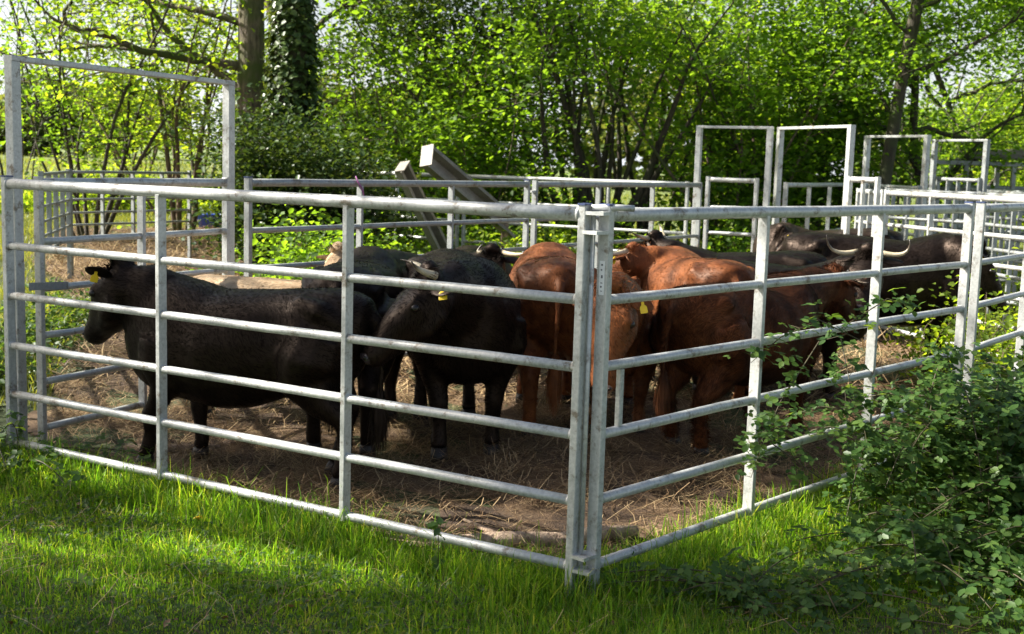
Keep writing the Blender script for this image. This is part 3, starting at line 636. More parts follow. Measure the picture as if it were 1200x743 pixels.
# ------------------------------------------------------------------ leaning chutes
def chute(p_top, p_bot, wd, dp, cap, label):
    p_top = Vector(p_top); p_bot = Vector(p_bot); base = Vector(p_bot)
    rt = empty("leaning_chute", base, 0, label, "chute", "leaning box-section chutes behind the pen")
    a = p_bot-base; b2 = p_top-base; z = (b2-a).normalized(); x = Vector((.45, .9, 0)); x = (x-z*x.dot(z)).normalized(); y = z.cross(x)
    M = Matrix((x, y, z)).transposed(); Lc = (b2-a).length
    m1 = MB(); c = (a+b2)/2; t = .012
    for off, sz in (((0, dp/2, 0), (wd, t, Lc)), ((wd/2-t/2, 0, 0), (t, dp-t, Lc)), ((-wd/2+t/2, 0, 0), (t, dp-t, Lc))): m1.box(c+M @ Vector(off), sz, M)
    m1.build("channel", STEEL, rt)
    m2 = MB()
    for s_ in (-1, 1): m2.box(c+M @ Vector((s_*(wd/2+.012), -dp/2+.005, 0)), (.045, .012, Lc), M)
    m2.build("flange", STEEL, rt)
    m3 = MB(); m3.box(b2+M @ Vector((0, -.02, .008)), (wd+cap, dp+cap, .014), M); m3.build("end_plate", STEEL, rt)
chute(at(499, 183, 13.7), at(600, 268, 15.3), .22, .12, .035, "longer leaning brown steel chute, right of the pair behind the pen")
b_ = MB(); q = at(592, 262, 15.2); b_.bar((q.x, q.y, gz(q.x, q.y)), (q.x, q.y, q.z), .09, .09)
tag(b_.build("timber_prop", DEADWOOD), "short timber prop holding up the lower end of the longer leaning chute", "prop")
chute(at(470, 196, 13.9), at(535, 330, 14.7), .16, .10, .03, "shorter leaning brown steel chute, left of the pair behind the pen")

# blue tub
tb = gp(246, 255, 21.2); rt = empty("feed_tub", (tb.x, tb.y, gz(gp(247, 255, 21.2).x, 21.2)+.02), 0, "blue plastic feed tub standing beyond the straw behind the left gate", "tub")
rt.scale = (1.0, 1.0, 1.5)
BLUE = mat_flat("blue_plastic", (.02, .07, .42), .4, var=.15)
def tub(b_):
    n = 24; prof = [(.19, 0), (.23, .16), (.245, .165), (.245, .15), (.225, .15), (.215, .14), (.175, .02)]
    vs = []; fs = []
    for r_, z_ in prof:
        for j in range(n): a = 2*math.pi*j/n; vs.append((r_*math.cos(a), r_*.8*math.sin(a), z_))
    for i in range(len(prof)-1):
        for j in range(n): a = i*n+j; c = i*n+(j+1) % n; fs.append((a, c, c+n, a+n))
    fs.append(tuple(range(n))[::-1]); fs.append(tuple(range((len(prof)-1)*n, len(prof)*n))); b_.add(vs, fs)
part(rt, "tub_shell", BLUE, tub, True)
for s_ in (-1, 1): part(rt, "handle", BLUE, lambda b_: b_.tube([(s_*.24, -.06, .15), (s_*.27, -.04, .20), (s_*.27, .04, .20), (s_*.24, .06, .15)], .01, 6), True)

# pink twine knotted on the back hurdle
TW = mat_flat("pink_twine", (.30, .10, .26), .7); b_ = MB(); p = at(419, 211, 9.55)
b_.tube([p+Vector(v) for v in ((-.01, -.03, .03), (0, -.04, 0), (.02, -.045, -.04), (.05, -.04, -.10), (.075, -.05, -.16))], .005, 5)
b_.tube([p+Vector(v) for v in ((-.01, -.03, .03), (.01, -.045, -.01), (.05, -.05, -.07), (.06, -.04, -.13))], .004, 5)
tag(b_.build("baler_twine", TW, None, True), "pink twine knotted round the top rail of the back hurdle", "twine")

# logs at the corner
b_ = MB(); b_.tube([(-.52, 5.36, .035), (-.25, 5.35, .04), (.0, 5.41, .045), (.25, 5.44, .04), (.42, 5.52, .05), (.62, 5.60, .045)], [.028, .038, .042, .040, .042, .03], 10)
b_.tube([(.0, 5.41, .05), (-.12, 5.52, .07), (-.2, 5.66, .06)], [.018, .012, .006], 6)
tag(b_.build("fallen_branch", DEADWOOD, None, True), "peeled fallen branch lying on the ground inside the front corner", "branch")
b_ = MB(); q = at(60, 500, 6.3); b_.tube([(-2.25, 7.0, .03), (-2.0, 6.95, .045), (-1.7, 7.02, .05)], [.02, .026, .012], 8)
tag(b_.build("dead_stick", DEADWOOD, None, True), "grey dead stick on the straw under the left black cow's head", "stick")

# ------------------------------------------------------------------ cattle
def mat_coat(name, dark, light, rough=.5, sheen=.3, patch=3.0):
    m, nt, b = newmat(name); n1 = noise(nt, patch, 4); n2 = noise(nt, 55, 5, stretch=(1, 2.2, .8)); n3 = noise(nt, 7, 6, rough=.7)
    ad = N(nt, "ShaderNodeMath", operation='ADD'); nt.links.new(n1, ad.inputs[0]); nt.links.new(n3, ad.inputs[1])
    hf = N(nt, "ShaderNodeMath", operation='MULTIPLY'); hf.inputs[1].default_value = .5; nt.links.new(ad.outputs[0], hf.inputs[0])
    nt.links.new(ramp(nt, hf.outputs[0], [(0.40, dark), (0.60, light)]), b.inputs['Base Color'])
    b.inputs['Roughness'].default_value = rough; b.inputs['Sheen Weight'].default_value = sheen; b.inputs['Sheen Roughness'].default_value = .5
    b.inputs['Specular IOR Level'].default_value = .30; b.inputs['Specular Tint'].default_value = (1.0, .72, .55, 1); b.inputs['Sheen Tint'].default_value = (1.0, .75, .6, 1)
    ad2 = N(nt, "ShaderNodeMath", operation='ADD'); nt.links.new(n2, ad2.inputs[0]); nt.links.new(n3, ad2.inputs[1]); bump(nt, b, ad2.outputs[0], .16 if 'black' in name else .18, .015)
    return m
COATS = {'black': mat_coat("black_coat", (.0028, .002, .0016), (.0085, .0055, .0042), .47, .0),
         'brownblack': mat_coat("brown_black_coat", (.010, .007, .006), (.026, .018, .014), .5, .0),
         'red': mat_coat("red_coat", (.07, .022, .008), (.24, .080, .027), .5, .02),
         'mahogany': mat_coat("mahogany_coat", (.030, .011, .006), (.135, .046, .018), .5, .02),
         'cream': mat_coat("cream_coat", (.34, .23, .13), (.58, .44, .28), .6, .08)}
COATF = {}
for k_, m_ in COATS.items():
    c_ = m_.copy(); c_.name = k_+"_hair"; p_ = c_.node_tree.nodes["Principled BSDF"]; p_.inputs['Specular IOR Level'].default_value = .12; p_.inputs['Roughness'].default_value = .6
    for l in list(p_.inputs['Normal'].links): c_.node_tree.links.remove(l)
    ct_ = c_.node_tree; sk_ = p_.inputs['Base Color'].links[0].from_socket; gg_ = N(ct_, "ShaderNodeNewGeometry"); mm_ = N(ct_, "ShaderNodeMixRGB", blend_type='MULTIPLY'); mm_.inputs[0].default_value = 1
    ct_.links.new(sk_, mm_.inputs[1]); ct_.links.new(ramp(ct_, gg_.outputs['Random Per Island'], [(0, (.35, .32, .3)), (.5, (.9, .9, .9)), (1, (1.35, 1.3, 1.25) if 'black' in k_ else (1.8, 1.7, 1.6))]), mm_.inputs[2]); ct_.links.new(mm_.outputs[0], p_.inputs['Base Color'])
    COATF[k_] = c_
EYE = mat_flat("eye", (.01, .006, .005), .3, var=.1); HOOFM = mat_flat("hoof", (.03, .024, .02), .5)
NOSE = {'black': mat_flat("dark_nose", (.035, .026, .026), .25), 'red': mat_flat("tan_nose", (.22, .12, .09), .3)}
NOSE['brownblack'] = NOSE['black']; NOSE['cream'] = NOSE['red']; NOSE['mahogany'] = NOSE['red']
m, nt, b = newmat("horn")
tc = N(nt, "ShaderNodeAttribute"); tc.attribute_name = "tip"
nt.links.new(ramp(nt, tc.outputs['Fac'], [(0.0, (.50, .42, .28)), (.5, (.56, .48, .33)), (.72, (.12, .09, .06)), (1.0, (.02, .016, .013))]), b.inputs['Base Color'])
b.inputs['Roughness'].default_value = .35; HORN = m

def loft(mb, secs, n=16, pw=2.3):
    """secs: (centre, side vec, up vec, w, h_up, h_dn) closed loft"""
    vs = []; fs = []; k = len(secs)
    for c, s_, u, w_, hu, hd in secs:
        for j in range(n):
            a = 2*math.pi*j/n; ca, sa = math.cos(a), math.sin(a)
            e = 2/pw; x = math.copysign(abs(ca)**e, ca)*w_; y = math.copysign(abs(sa)**e, sa)*(hu if sa > 0 else hd)
            vs.append(c+s_*x+u*y)
    for i in range(k-1):
        for j in range(n): a = i*n+j; c = i*n+(j+1) % n; fs.append((a, c, c+n, a+n))
    fs.append(tuple(range(n))[::-1]); fs.append(tuple(range((k-1)*n, k*n))); mb.add(vs, fs)

def remesh(mb, voxel=.016, smooth=5):
    me = bpy.data.meshes.new("tmp"); me.from_pydata(mb.v, [], mb.f); me.update(); o = bpy.data.objects.new("tmp", me); COL.objects.link(o)
    r = o.modifiers.new("r", 'REMESH'); r.mode = 'VOXEL'; r.voxel_size = voxel; s_ = o.modifiers.new("s", 'SMOOTH'); s_.factor = .6; s_.iterations = smooth
    dg = bpy.context.evaluated_depsgraph_get(); out = bpy.data.meshes.new_from_object(o.evaluated_get(dg)); bpy.data.objects.remove(o); return out

def cow(pos, heading, scale, coat, label, poll, muzzle, horns=None, tags=(1, 1), wide=1.0, legs=None, tail=True, voxel=.016, fur=16000, roll=0.0, earup=-0.05, fl_=1.0, hs=1.1):
    """pos=(x,y) of body centre; heading=direction vector (x,y); poll/muzzle world points"""
    hx, hy = heading; ang = math.atan2(hy, hx); s = scale
    rt = empty("cow", (pos[0], pos[1], gz(*pos)+.015), ang, label, "cow", "cattle in the pen"); rt.scale = (1, 1, 1)
    Minv = (Matrix.Translation(rt.location) @ Matrix.Rotation(ang, 4, 'Z')).inverted()
    PO = Minv @ Vector(poll); MU = Minv @ Vector(muzzle)
    mb = MB(); Y_ = Vector((0, 1, 0)); Z_ = Vector((0, 0, 1)); w = wide
    S = [(-.80, .93, .045, .05, .06), (-.775, .90, .13, .13, .16), (-.70, .86, .215, .20, .27), (-.60, .84, .255, .235, .33), (-.45, .82, .275, .25, .34), (-.28, .79, .30, .27, .35),
         (-.08, .76, .335, .285, .385), (.12, .745, .345, .285, .39), (.28, .76, .32, .315, .385), (.42, .78, .275, .325, .38), (.54, .79, .225, .29, .36), (.64, .80, .165, .22, .31), (.70, .79, .09, .12, .2)]
    loft(mb, [(Vector((x*s, 0, z*s)), Y_, Z_, wy*s*w, hu*s, hd*s) for x, z, wy, hu, hd in S], 22, 2.25)
    # tail head, hook bones
    for sg in (-1, 1):
        mb.tube([(-.42*s, sg*.15*s, 1.0*s), (-.56*s, sg*.21*s*w, .965*s), (-.68*s, sg*.15*s, .9*s)], [.05*s, .065*s, .06*s], 8)
    # legs
    lg = legs or [(.0, 0), (.0, 0), (0, 0), (0, 0)]
    hoofs = []
    for i, sg in ((0, -1), (1, 1)):
        o = lg[i][0]
        P = [(.40, .19*w, .76), (.41, .20*w, .62), (.37, .185, .50), (.385+o*.4, .165, .385), (.40+o*.7, .155, .31), (.395+o*.8, .15, .20), (.395+o*.95, .15, .115), (.415+o, .15, .06)]
        R = [.13, .125, .09, .062, .056, .038, .045, .047]
        mb.tube([Vector((a*s, sg*b_*s, c*s)) for a, b_, c in P], [r*s for r in R], 10); hoofs.append((Vector(((.425+o)*s, sg*.15*s, 0))))
    for i, sg in ((2, -1), (3, 1)):
        o = lg[i][0]
        P = [(-.54, .16*w, .84), (-.50, .185*w, .70), (-.47, .185*w, .57), (-.56+o*.3, .165, .46), (-.665+o*.6, .155, .37), (-.655+o*.8, .15, .26), (-.635+o*.9, .15, .13), (-.61+o, .15, .06)]
        R = [.17, .195, .15, .095, .058, .041, .046, .048]
        mb.tube([Vector((a*s, sg*b_*s, c*s)) for a, b_, c in P], [r*s for r in R], 10); hoofs.append((Vector(((-.60+o)*s, sg*.15*s, 0))))
    # neck
    ax = (MU-PO).normalized(); HL = .47*s
    n0 = Vector((.42*s, 0, .88*s)); n1 = PO+ax*.07*s
    ndir = (n1-n0); mid = n0.lerp(n1, .5)+Vector((.05*s, 0, 0))
    # head frame
    up = Z_; fn = (up-ax*up.dot(ax))
    if fn.length < .15: fn = (n0-PO)*-1; fn = fn-ax*fn.dot(ax)
    fn.normalize(); sd = ax.cross(fn).normalized()
    if roll: 
        q = Matrix.Rotation(roll, 3, ax); fn = q @ fn; sd = q @ sd
    base = PO-fn*.085*s      # centre line runs below the poll
    nk = [(n0+Vector((-.06*s, 0, -.04*s)), .20, .27), (n0.lerp(base, .35)+Vector((0, 0, -.03*s)), .165, .24), (n0.lerp(base, .7), .120, .165), (base+ax*.05*s, .085, .10)]
    secs = []
    for i, (c, wy, hh) in enumerate(nk):
        t = ((nk[min(i+1, 3)][0]-nk[max(i-1, 0)][0])).normalized(); u = (Z_-t*t.dot(Z_)); 
        u = u.normalized() if u.length > .2 else fn; sdv = u.cross(t).normalized(); secs.append((c, sdv, u, wy*s, hh*s*.92, hh*s))
    loft(mb, secs, 16, 2.1)
    # head
    HS = [(-.02, .055, .04, .07, 0), (.02, .088, .062, .11, 0), (.08, .105, .078, .135, 0), (.16, .112, .083, .15, 0), (.24, .100, .078, .145, -.002), (.31, .080, .068, .12, -.006), (.38, .066, .058, .085, -.012), (.43, .068, .055, .068, -.018), (.465, .062, .046, .056, -.022), (.485, .042, .028, .036, -.024)]
    sb = s; s = s*hs
    loft(mb, [(base+ax*t*s+fn*o*s, sd, fn, wy*s, hu*s, hd*s) for t, wy, hu, hd, o in HS], 18, 2.3)
    for sg in (-1, 1):      # brow, cheek, nostril wings
        mb.tube([base+(ax*.11+sd*sg*.07+fn*.055)*s, base+(ax*.165+sd*sg*.097+fn*.045)*s, base+(ax*.21+sd*sg*.08+fn*.03)*s], [.02*s, .027*s, .02*s], 8)
        mb.tube([base+(ax*.10+sd*sg*.06-fn*.08)*s, base+(ax*.2+sd*sg*.065-fn*.09)*s, base+(ax*.3+sd*sg*.045-fn*.075)*s], [.05*s, .048*s, .03*s], 8)
    mb.tube([base+(sd*-.05+fn*.07+ax*.0)*s, base+(fn*.085-ax*.01)*s, base+(sd*.05+fn*.07+ax*.0)*s], [.04*s, .05*s, .04*s], 8)   # fluffy poll
    s = sb
    # dewlap
    mb.tube([n0+Vector((.14*s, 0, -.34*s)), n0.lerp(base, .5)-Z_*.22*s, base+(ax*.12-fn*.13)*s], [.06*s, .035*s, .03*s], 8)
    if tail:
        tp = [(-.78, 0, .955), (-.835, .005, .90), (-.855, .01, .78), (-.86, .02, .62), (-.85, .02, .48)]
        mb.tube([Vector((a*s, b_*s, c*s)) for a, b_, c in tp], [.035*s, .03*s, .023*s, .018*s, .016*s], 8)
    me = remesh(mb, voxel*s, 4)
    # ears joined to the body mesh
    nv_ = len(me.vertices); co_ = np.empty(nv_*3, np.float32); me.vertices.foreach_get('co', co_); no_ = np.empty(nv_*3, np.float32); me.vertices.foreach_get('normal', no_); co_ = co_.reshape(-1, 3); no_ = no_.reshape(-1, 3)
    ph = RNG.uniform(0, 6, 6); q_ = co_/s
    dsp = .004*np.sin(q_[:, 0]*9+ph[0]+2*np.sin(q_[:, 2]*5+ph[1]))*np.sin(q_[:, 2]*8+ph[2])+.0016*np.sin(q_[:, 0]*27+ph[3]+2*np.sin(q_[:, 2]*13))*np.sin(q_[:, 2]*19+ph[4]+q_[:, 1]*15)
    fl_k = np.exp(-((q_[:, 0]+.33)**2/.012+(q_[:, 2]-.86)**2/.014))*.022 + np.exp(-((q_[:, 0]-.22)**2/.006+(q_[:, 2]-.72)**2/.05))*.014   # flank hollow, crease behind the shoulder
    co_ += no_*((dsp-fl_k)*s)[:, None]; me.vertices.foreach_set('co', co_.ravel()); me.update()
    em = MB(); eb = []
    for sg in (-1, 1):
        b0 = base+(ax*.045+sd*sg*.085+fn*.035)*s; dr = (sd*sg*.95-ax*.10+Z_*earup-fn*.15).normalized(); u = (ax*1.0+fn*.3); u = (u-dr*u.dot(dr)).normalized(); nn_ = dr.cross(u)
        sc = [(0, .022, .022), (.03, .036, .022), (.07, .053, .018), (.11, .052, .013), (.145, .036, .009), (.17, .012, .005)]
        loft(em, [(b0+dr*t*s+nn_*(-.25*(t-.08)**2*s), u, nn_, wy*s, th*s*.8, th*s*.5) for t, wy, th in sc], 12, 2.0)
        eb.append((b0, dr, u, nn_))
    em_me = bpy.data.meshes.new("e"); em_me.from_pydata(em.v, [], em.f)
    import bmesh
    bm = bmesh.new(); bm.from_mesh(me); bm.from_mesh(em_me); bm.to_mesh(me); bm.free(); me.name = "body"
    me.polygons.foreach_set('use_smooth', [True]*len(me.polygons)); me.materials.clear(); me.materials.append(COATS[coat])
    bo = bpy.data.objects.new("body", me); COL.objects.link(bo); bo.parent = rt
    # coat: short hairs laid along the body
    if fur:
        me.calc_loop_triangles(); nt_ = len(me.loop_triangles); tv = np.empty(nt_*3, np.int32); me.loop_triangles.foreach_get('vertices', tv); tv = tv.reshape(-1, 3)
        co = np.empty(len(me.vertices)*3, np.float32); me.vertices.foreach_get('co', co); co = co.reshape(-1, 3)
        a, b2, c = co[tv[:, 0]], co[tv[:, 1]], co[tv[:, 2]]; nr = np.cross(b2-a, c-a); ar = np.linalg.norm(nr, axis=1); pr = ar/ar.sum()
        id_ = RNG.choice(nt_, fur, p=pr); u1 = RNG.uniform(0, 1, fur); u2 = RNG.uniform(0, 1, fur); fl = u1+u2 > 1; u1[fl] = 1-u1[fl]; u2[fl] = 1-u2[fl]
        P = a[id_]+(b2-a)[id_]*u1[:, None]+(c-a)[id_]*u2[:, None]; nv = (nr/np.maximum(ar, 1e-9)[:, None])[id_]
        fd = np.array([-1.0, 0, -.55])[None]+RNG.normal(0, .3, (fur, 3))+.6*np.stack([np.sin(P[:, 2]*14+P[:, 1]*9), np.sin(P[:, 0]*11), np.sin(P[:, 0]*9+P[:, 2]*8)], -1)
        fd -= nv*(fd*nv).sum(1)[:, None]; fd /= np.maximum(np.linalg.norm(fd, axis=1), 1e-6)[:, None]
        side = np.cross(nv, fd); L = (RNG.uniform(.014, .03, fur)*s*fl_)[:, None]; wd = (RNG.uniform(.0012, .0026, fur)*s*(.7 if 'black' in coat else .8))[:, None]
        tipv = P+fd*L+nv*L*RNG.uniform(.06, .28, fur)[:, None]; md = P+fd*L*.5+nv*L*.12
        V = np.stack([P-side*wd, P+side*wd, md+side*wd*.8, md-side*wd*.8, tipv+side*wd*.1, tipv-side*wd*.1], 1).reshape(-1, 3); q = np.arange(fur)[:, None]*6
        np_mesh("coat", V, np.concatenate([q+np.array([0, 1, 2, 3]), q+np.array([3, 2, 4, 5])]), COATF[coat], rt)
    if fur:
        nf = 1400; g_ = RNG.normal(0, 1, (nf, 3)); P = np.array(base)[None]+(np.array(sd)[None]*g_[:, :1]*.045+np.array(ax)[None]*(.03+g_[:, 1:2]*.04)+np.array(fn)[None]*.072)*s*hs
        fd = g_*.5+np.array(ax)[None]*.8+np.array(fn)[None]*.35; fd /= np.linalg.norm(fd, axis=1)[:, None]; side = np.cross(fd, np.array(fn)[None]); side /= np.maximum(np.linalg.norm(side, axis=1), 1e-5)[:, None]
        L = (RNG.uniform(.02, .05, nf)*s)[:, None]; wd = .0015*s; md = P+fd*L*.5+np.array(fn)[None]*L*.2; tv_ = P+fd*L
        V = np.stack([P-side*wd, P+side*wd, md+side*wd, md-side*wd, tv_+side*wd*.1, tv_-side*wd*.1], 1).reshape(-1, 3); q = np.arange(nf)[:, None]*6
        np_mesh("forelock", V, np.concatenate([q+np.array([0, 1, 2, 3]), q+np.array([3, 2, 4, 5])]), COATF[coat], rt)
    # eyes, nose, hooves, tags, horns, tail switch
    s = sb*hs
    for sg in (-1, 1):
        m1 = MB(); c = base+(ax*.172+sd*sg*.109+fn*.030)*s; rr = .020*s
        m1.tube([c-sd*sg*rr*1.0, c-sd*sg*rr*.6, c, c+sd*sg*rr*.55, c+sd*sg*rr*.8], [rr*.3, rr*.85, rr, rr*.75, rr*.3], 12); m1.build("eye", EYE, rt, True)
        m1 = MB(); c = base+(ax*.478+sd*sg*.026-fn*.0)*s; m1.tube([c-ax*.012*s, c+ax*.004*s+sd*sg*.004*s, c+(ax*.0+sd*sg*.018+fn*.014)*s], [.006*s, .010*s, .006*s], 8); m1.build("nostril", EYE, rt, True)
    m1 = MB(); loft(m1, [(base+(ax*t+fn*o)*s, sd, fn, wy*s, hu*s, hd*s) for t, wy, hu, hd, o in ((.448, .052, .036, .03, -.014), (.472, .050, .036, .030, -.014), (.487, .043, .030, .024, -.014), (.493, .024, .015, .012, -.014))], 14, 2.2); m1.build("nose_pad", NOSE[coat], rt, True)
    s = sb
    for h_ in hoofs:
        m1 = MB()
        for z_, r0 in ((0, 1),): loft(m1, [(h_+Vector((-.005*s, 0, -.012)), Vector((1, 0, 0)), Y_, .058*s, .05*s, .05*s), (h_+Vector((-.01*s, 0, .03*s)), Vector((1, 0, 0)), Y_, .052*s, .047*s, .047*s), (h_+Vector((-.02*s, 0, .065*s)), Vector((1, 0, 0)), Y_, .043*s, .042*s, .042*s)], 12, 2.4)
        m1.build("hoof", HOOFM, rt, True)
    for i, (b0, dr, u, nn_) in enumerate(eb):
        if not tags[i]: continue
        for fb in (1,):
            m1 = MB(); c = b0+dr*.095*s+nn_*.018*s*fb
            toc = (Minv @ Vector((0, 0, 1.7)) - c).normalized(); f_ = nn_ if nn_.dot(toc) > 0 else -nn_; f_ = (f_*.5+toc*.7).normalized(); c = b0+dr*.10*s+f_*.022*s
            dn = (-Z_*1.0+dr*.25); dn = (dn-f_*dn.dot(f_)).normalized(); sw = dn.cross(f_); Mx = Matrix((sw, f_, dn)).transposed()
            loft(m1, [(c+dn*t*s, sw, f_, w_*s, .0016, .0016) for t, w_ in ((-.006, .008), (.012, .009), (.020, .018), (.030, .021), (.056, .021), (.060, .018))], 8, 3); m1.tube([c-f_*.006, c+f_*.006], .007, 8); m1.build("ear_tag", YELLOW, rt)
    if horns:
        for i, sg in enumerate((-1, 1)):
            hp = horns[i] if isinstance(horns, (list, tuple)) else None
            b0 = base+(ax*-.0+sd*sg*.075+fn*.065)*s
            if hp:                      # explicit world points (mid, tip)
                pm, pt = [Minv @ Vector(q_) for q_ in hp]
            else:
                pm = b0+(sd*sg*.16+ax*.02+fn*.03)*s; pt = b0+(sd*sg*.22+fn*.16-ax*.0)*s
            m1 = MB(); n_ = 9; pts = []
            for k_ in range(n_): t = k_/(n_-1); pts.append(b0*(1-t)**2+pm*2*t*(1-t)+pt*t*t)
            m1.tube(pts, [max(.003, .022*s*(1-k_/(n_-1))**.75) for k_ in range(n_)], 12); ho = m1.build("horn", HORN, rt, True)
            at_ = ho.data.attributes.new("tip", 'FLOAT', 'POINT'); vals = [k_/(n_-1) for k_ in range(n_) for _ in range(12)]; at_.data.foreach_set('value', vals)
    if tail:
        V, F = [], []; c0 = np.array([-.85*s, .02*s, .52*s]); n_ = 700; a = RNG.uniform(0, 6.28, n_); r_ = RNG.uniform(0, .02, n_)*s
        st = c0+np.stack([np.cos(a)*r_, np.sin(a)*r_, RNG.uniform(-.06, .03, n_)], -1); en = st+np.stack([np.cos(a)*r_*1.7+RNG.normal(0, .01, n_), np.sin(a)*r_*1.7+RNG.normal(0, .01, n_), -RNG.uniform(.12, .32, n_)*s], -1)
        sdw = np.stack([np.sin(a), -np.cos(a), 0*a], -1)*.002; md = (st+en)/2+np.stack([np.cos(a), np.sin(a), 0*a], -1)*.012
        V = np.stack([st-sdw, st+sdw, md+sdw, md-sdw, en+sdw*.2, en-sdw*.2], 1).reshape(-1, 3); q = np.arange(n_)[:, None]*6
        np_mesh("tail_switch", V, np.concatenate([q+np.array([0, 1, 2, 3]), q+np.array([3, 2, 4, 5])]), COATS[coat], rt)
    return rt

cow((-1.50, 6.70), (-.96, .27), .985, 'black', "black hornless cow standing side-on behind the near left hurdle, head at the far left", at(143, 308, 6.80), at(98, 383, 7.06), tags=(1, 0), legs=[(-.06, 0), (.12, 0), (.10, 0), (-.06, 0)], fur=26000, earup=.35, hs=1.15, wide=.94)
cow((-.98, 7.72), (.02, 1), 1.06, 'black', "black cow seen from behind, between the side-on black cow and the horned one looking left", (-.62, 9.2, 1.0), (-.40, 9.45, .75), tags=(0, 0), wide=.86)
cow((-1.52, 8.2), (.95, .22), .88, 'cream', "cream cow standing behind the side-on black cow, only back and poll showing", at(397, 292, 8.42), at(440, 330, 8.65), tags=(0, 1), horns=((at(390, 290, 8.3), at(386, 285, 8.3)), (at(410, 285, 8.5), at(414, 280, 8.5))))
cow((-.33, 7.52), (.17, -.98), 1.08, 'black', "black horned cow with a yellow ear tag, head turned left behind the near left hurdle", at(502, 318, 6.50), at(420, 398, 6.36), tags=(1, 1), legs=[(.05, 0), (-.02, 0), (0, 0), (.05, 0)], horns=((at(488, 318, 6.35), at(482, 306, 6.32)), (at(492, 308, 6.72), at(469, 304, 6.74))), fur=26000)
cow((-.30, 10.3), (.15, -1), .93, 'black', "black horned cow at the back, head raised above the horned cow looking left", at(577, 293, 9.15), at(566, 335, 8.9), tags=(0, 0), horns=((at(612, 303, 8.95), at(630, 291, 8.9)), (at(553, 300, 9.2), at(568, 283, 9.2))), roll=.0)
cow((.27, 8.4), (-.03, 1), 1.08, 'red', "red cow seen from behind, rump towards the corner posts", (.45, 10.0, 1.0), (.55, 10.2, .7), tags=(0, 0), wide=.9, legs=[(0, 0), (0, 0), (.05, 0), (-.06, 0)])
cow((.72, 8.25), (-.02, -1), .93, 'red', "red cow facing the camera behind the front corner posts, yellow tag in its ear", at(716, 334, 6.42), at(701, 455, 6.26), tags=(1, 1), wide=.68, fur=26000, earup=-.5, hs=1.22)
cow((1.40, 9.5), (-.25, .97), 1.03, 'red', "red cow behind the facing one, lit rump towards the camera and horned head turned left", at(742, 291, 9.7), at(712, 312, 9.95), tags=(1, 0), horns=((at(718, 300, 9.5), at(700, 297, 9.4)), (at(742, 288, 10.0), at(738, 284, 10.1))))
cow((1.52, 7.82), (.70, .71), .97, 'mahogany', "long-haired red cow side-on behind the near right hurdle, head away to the right", at(978, 318, 8.55), at(1004, 372, 8.85), tags=(0, 0), legs=[(.05, 0), (-.05, 0), (-.04, 0), (.06, 0)], horns=((at(1008, 334, 8.45), at(1018, 331, 8.4)), (at(985, 318, 8.9), at(990, 310, 8.9))), fur=60000, fl_=2.2)
cow((1.85, 10.35), (-1, .08), 1.02, 'black', "black cow at the back behind the red cattle, thin horn pointing left", at(768, 277, 10.45), at(745, 310, 10.8), tags=(1, 0), horns=((at(752, 279, 10.2), at(737, 271, 10.1)), (at(775, 268, 10.7), at(772, 262, 10.8))))
cow((2.10, 9.45), (.93, -.2), .98, 'black', "black cow with wide upswept pale horns facing the camera on the right", at(1018, 293, 9.0), at(1008, 340, 8.72), tags=(0, 0), horns=((at(1070, 306, 8.9), at(1066, 280, 8.9)), (at(968, 303, 9.0), at(969, 275, 8.95))))
cow((3.30, 10.75), (.98, -.12), 1.14, 'black', "large black cow side-on at the far right, head by the white rails", at(1147, 287, 10.35), at(1172, 328, 10.35), tags=(0, 1), fur=26000)
cow((3.35, 13.2), (-1, -.05), 1.08, 'brownblack', "dark brown cow farthest back, its back showing above the large black cow", at(915, 268, 12.9), at(897, 300, 12.9), tags=(1, 0))

# ------------------------------------------------------------------ brambles on the right
def trifoliate(P, size):
    """three leaflets per point"""
    n = len(P); th = RNG.uniform(0, 2*np.pi, n); til = RNG.normal(0, .35, (n, 2)); out = []
    nrm = np.stack([til[:, 0], til[:, 1]-.25, np.ones(n)], -1); nrm /= np.linalg.norm(nrm, axis=1)[:, None]
    a = np.stack([np.cos(th), np.sin(th), np.zeros(n)], -1); a -= nrm*(a*nrm).sum(1)[:, None]; a /= np.linalg.norm(a, axis=1)[:, None]; s_ = np.cross(nrm, a)
    sz = size*RNG.uniform(.55, 1.3, n); Fs_ = []
    Vall = []
    for k_, (ang, f) in enumerate(((0, 1.0), (1.25, .8), (-1.25, .8))):
        d = a*math.cos(ang)+s_*math.sin(ang); sv = np.cross(nrm, d); L = (sz*f)[:, None]; W = L*.36; dr = RNG.uniform(-.25, .05, n)[:, None]*nrm
        b_ = P+d*sz[:, None]*.12
        V = np.stack([b_, b_+(d*.25+dr*.3)*L+sv*W*.85+nrm*L*.05, b_+(d*.58+dr*.7)*L+sv*W+nrm*L*.05, b_+(d*.85+dr)*L+sv*W*.5, b_+(d*1.05+dr*1.4)*L, b_+(d*.85+dr)*L-sv*W*.5, b_+(d*.58+dr*.7)*L-sv*W+nrm*L*.05, b_+(d*.25+dr*.3)*L-sv*W*.85+nrm*L*.05, b_+(d*.55+dr*.7)*L-nrm*L*.02], 1)
        Vall.append(V)
    V = np.stack(Vall, 1).reshape(-1, 3); q = (np.arange(n*3)*9)[:, None]
    F = np.concatenate([q+np.array([0, 1, 2, 8]), q+np.array([8, 2, 3, 4]), q+np.array([8, 4, 5, 6]), q+np.array([0, 8, 6, 7])])
    return V, F
CANE = mat_flat("bramble_cane", (.06, .05, .02), .6, var=.4)
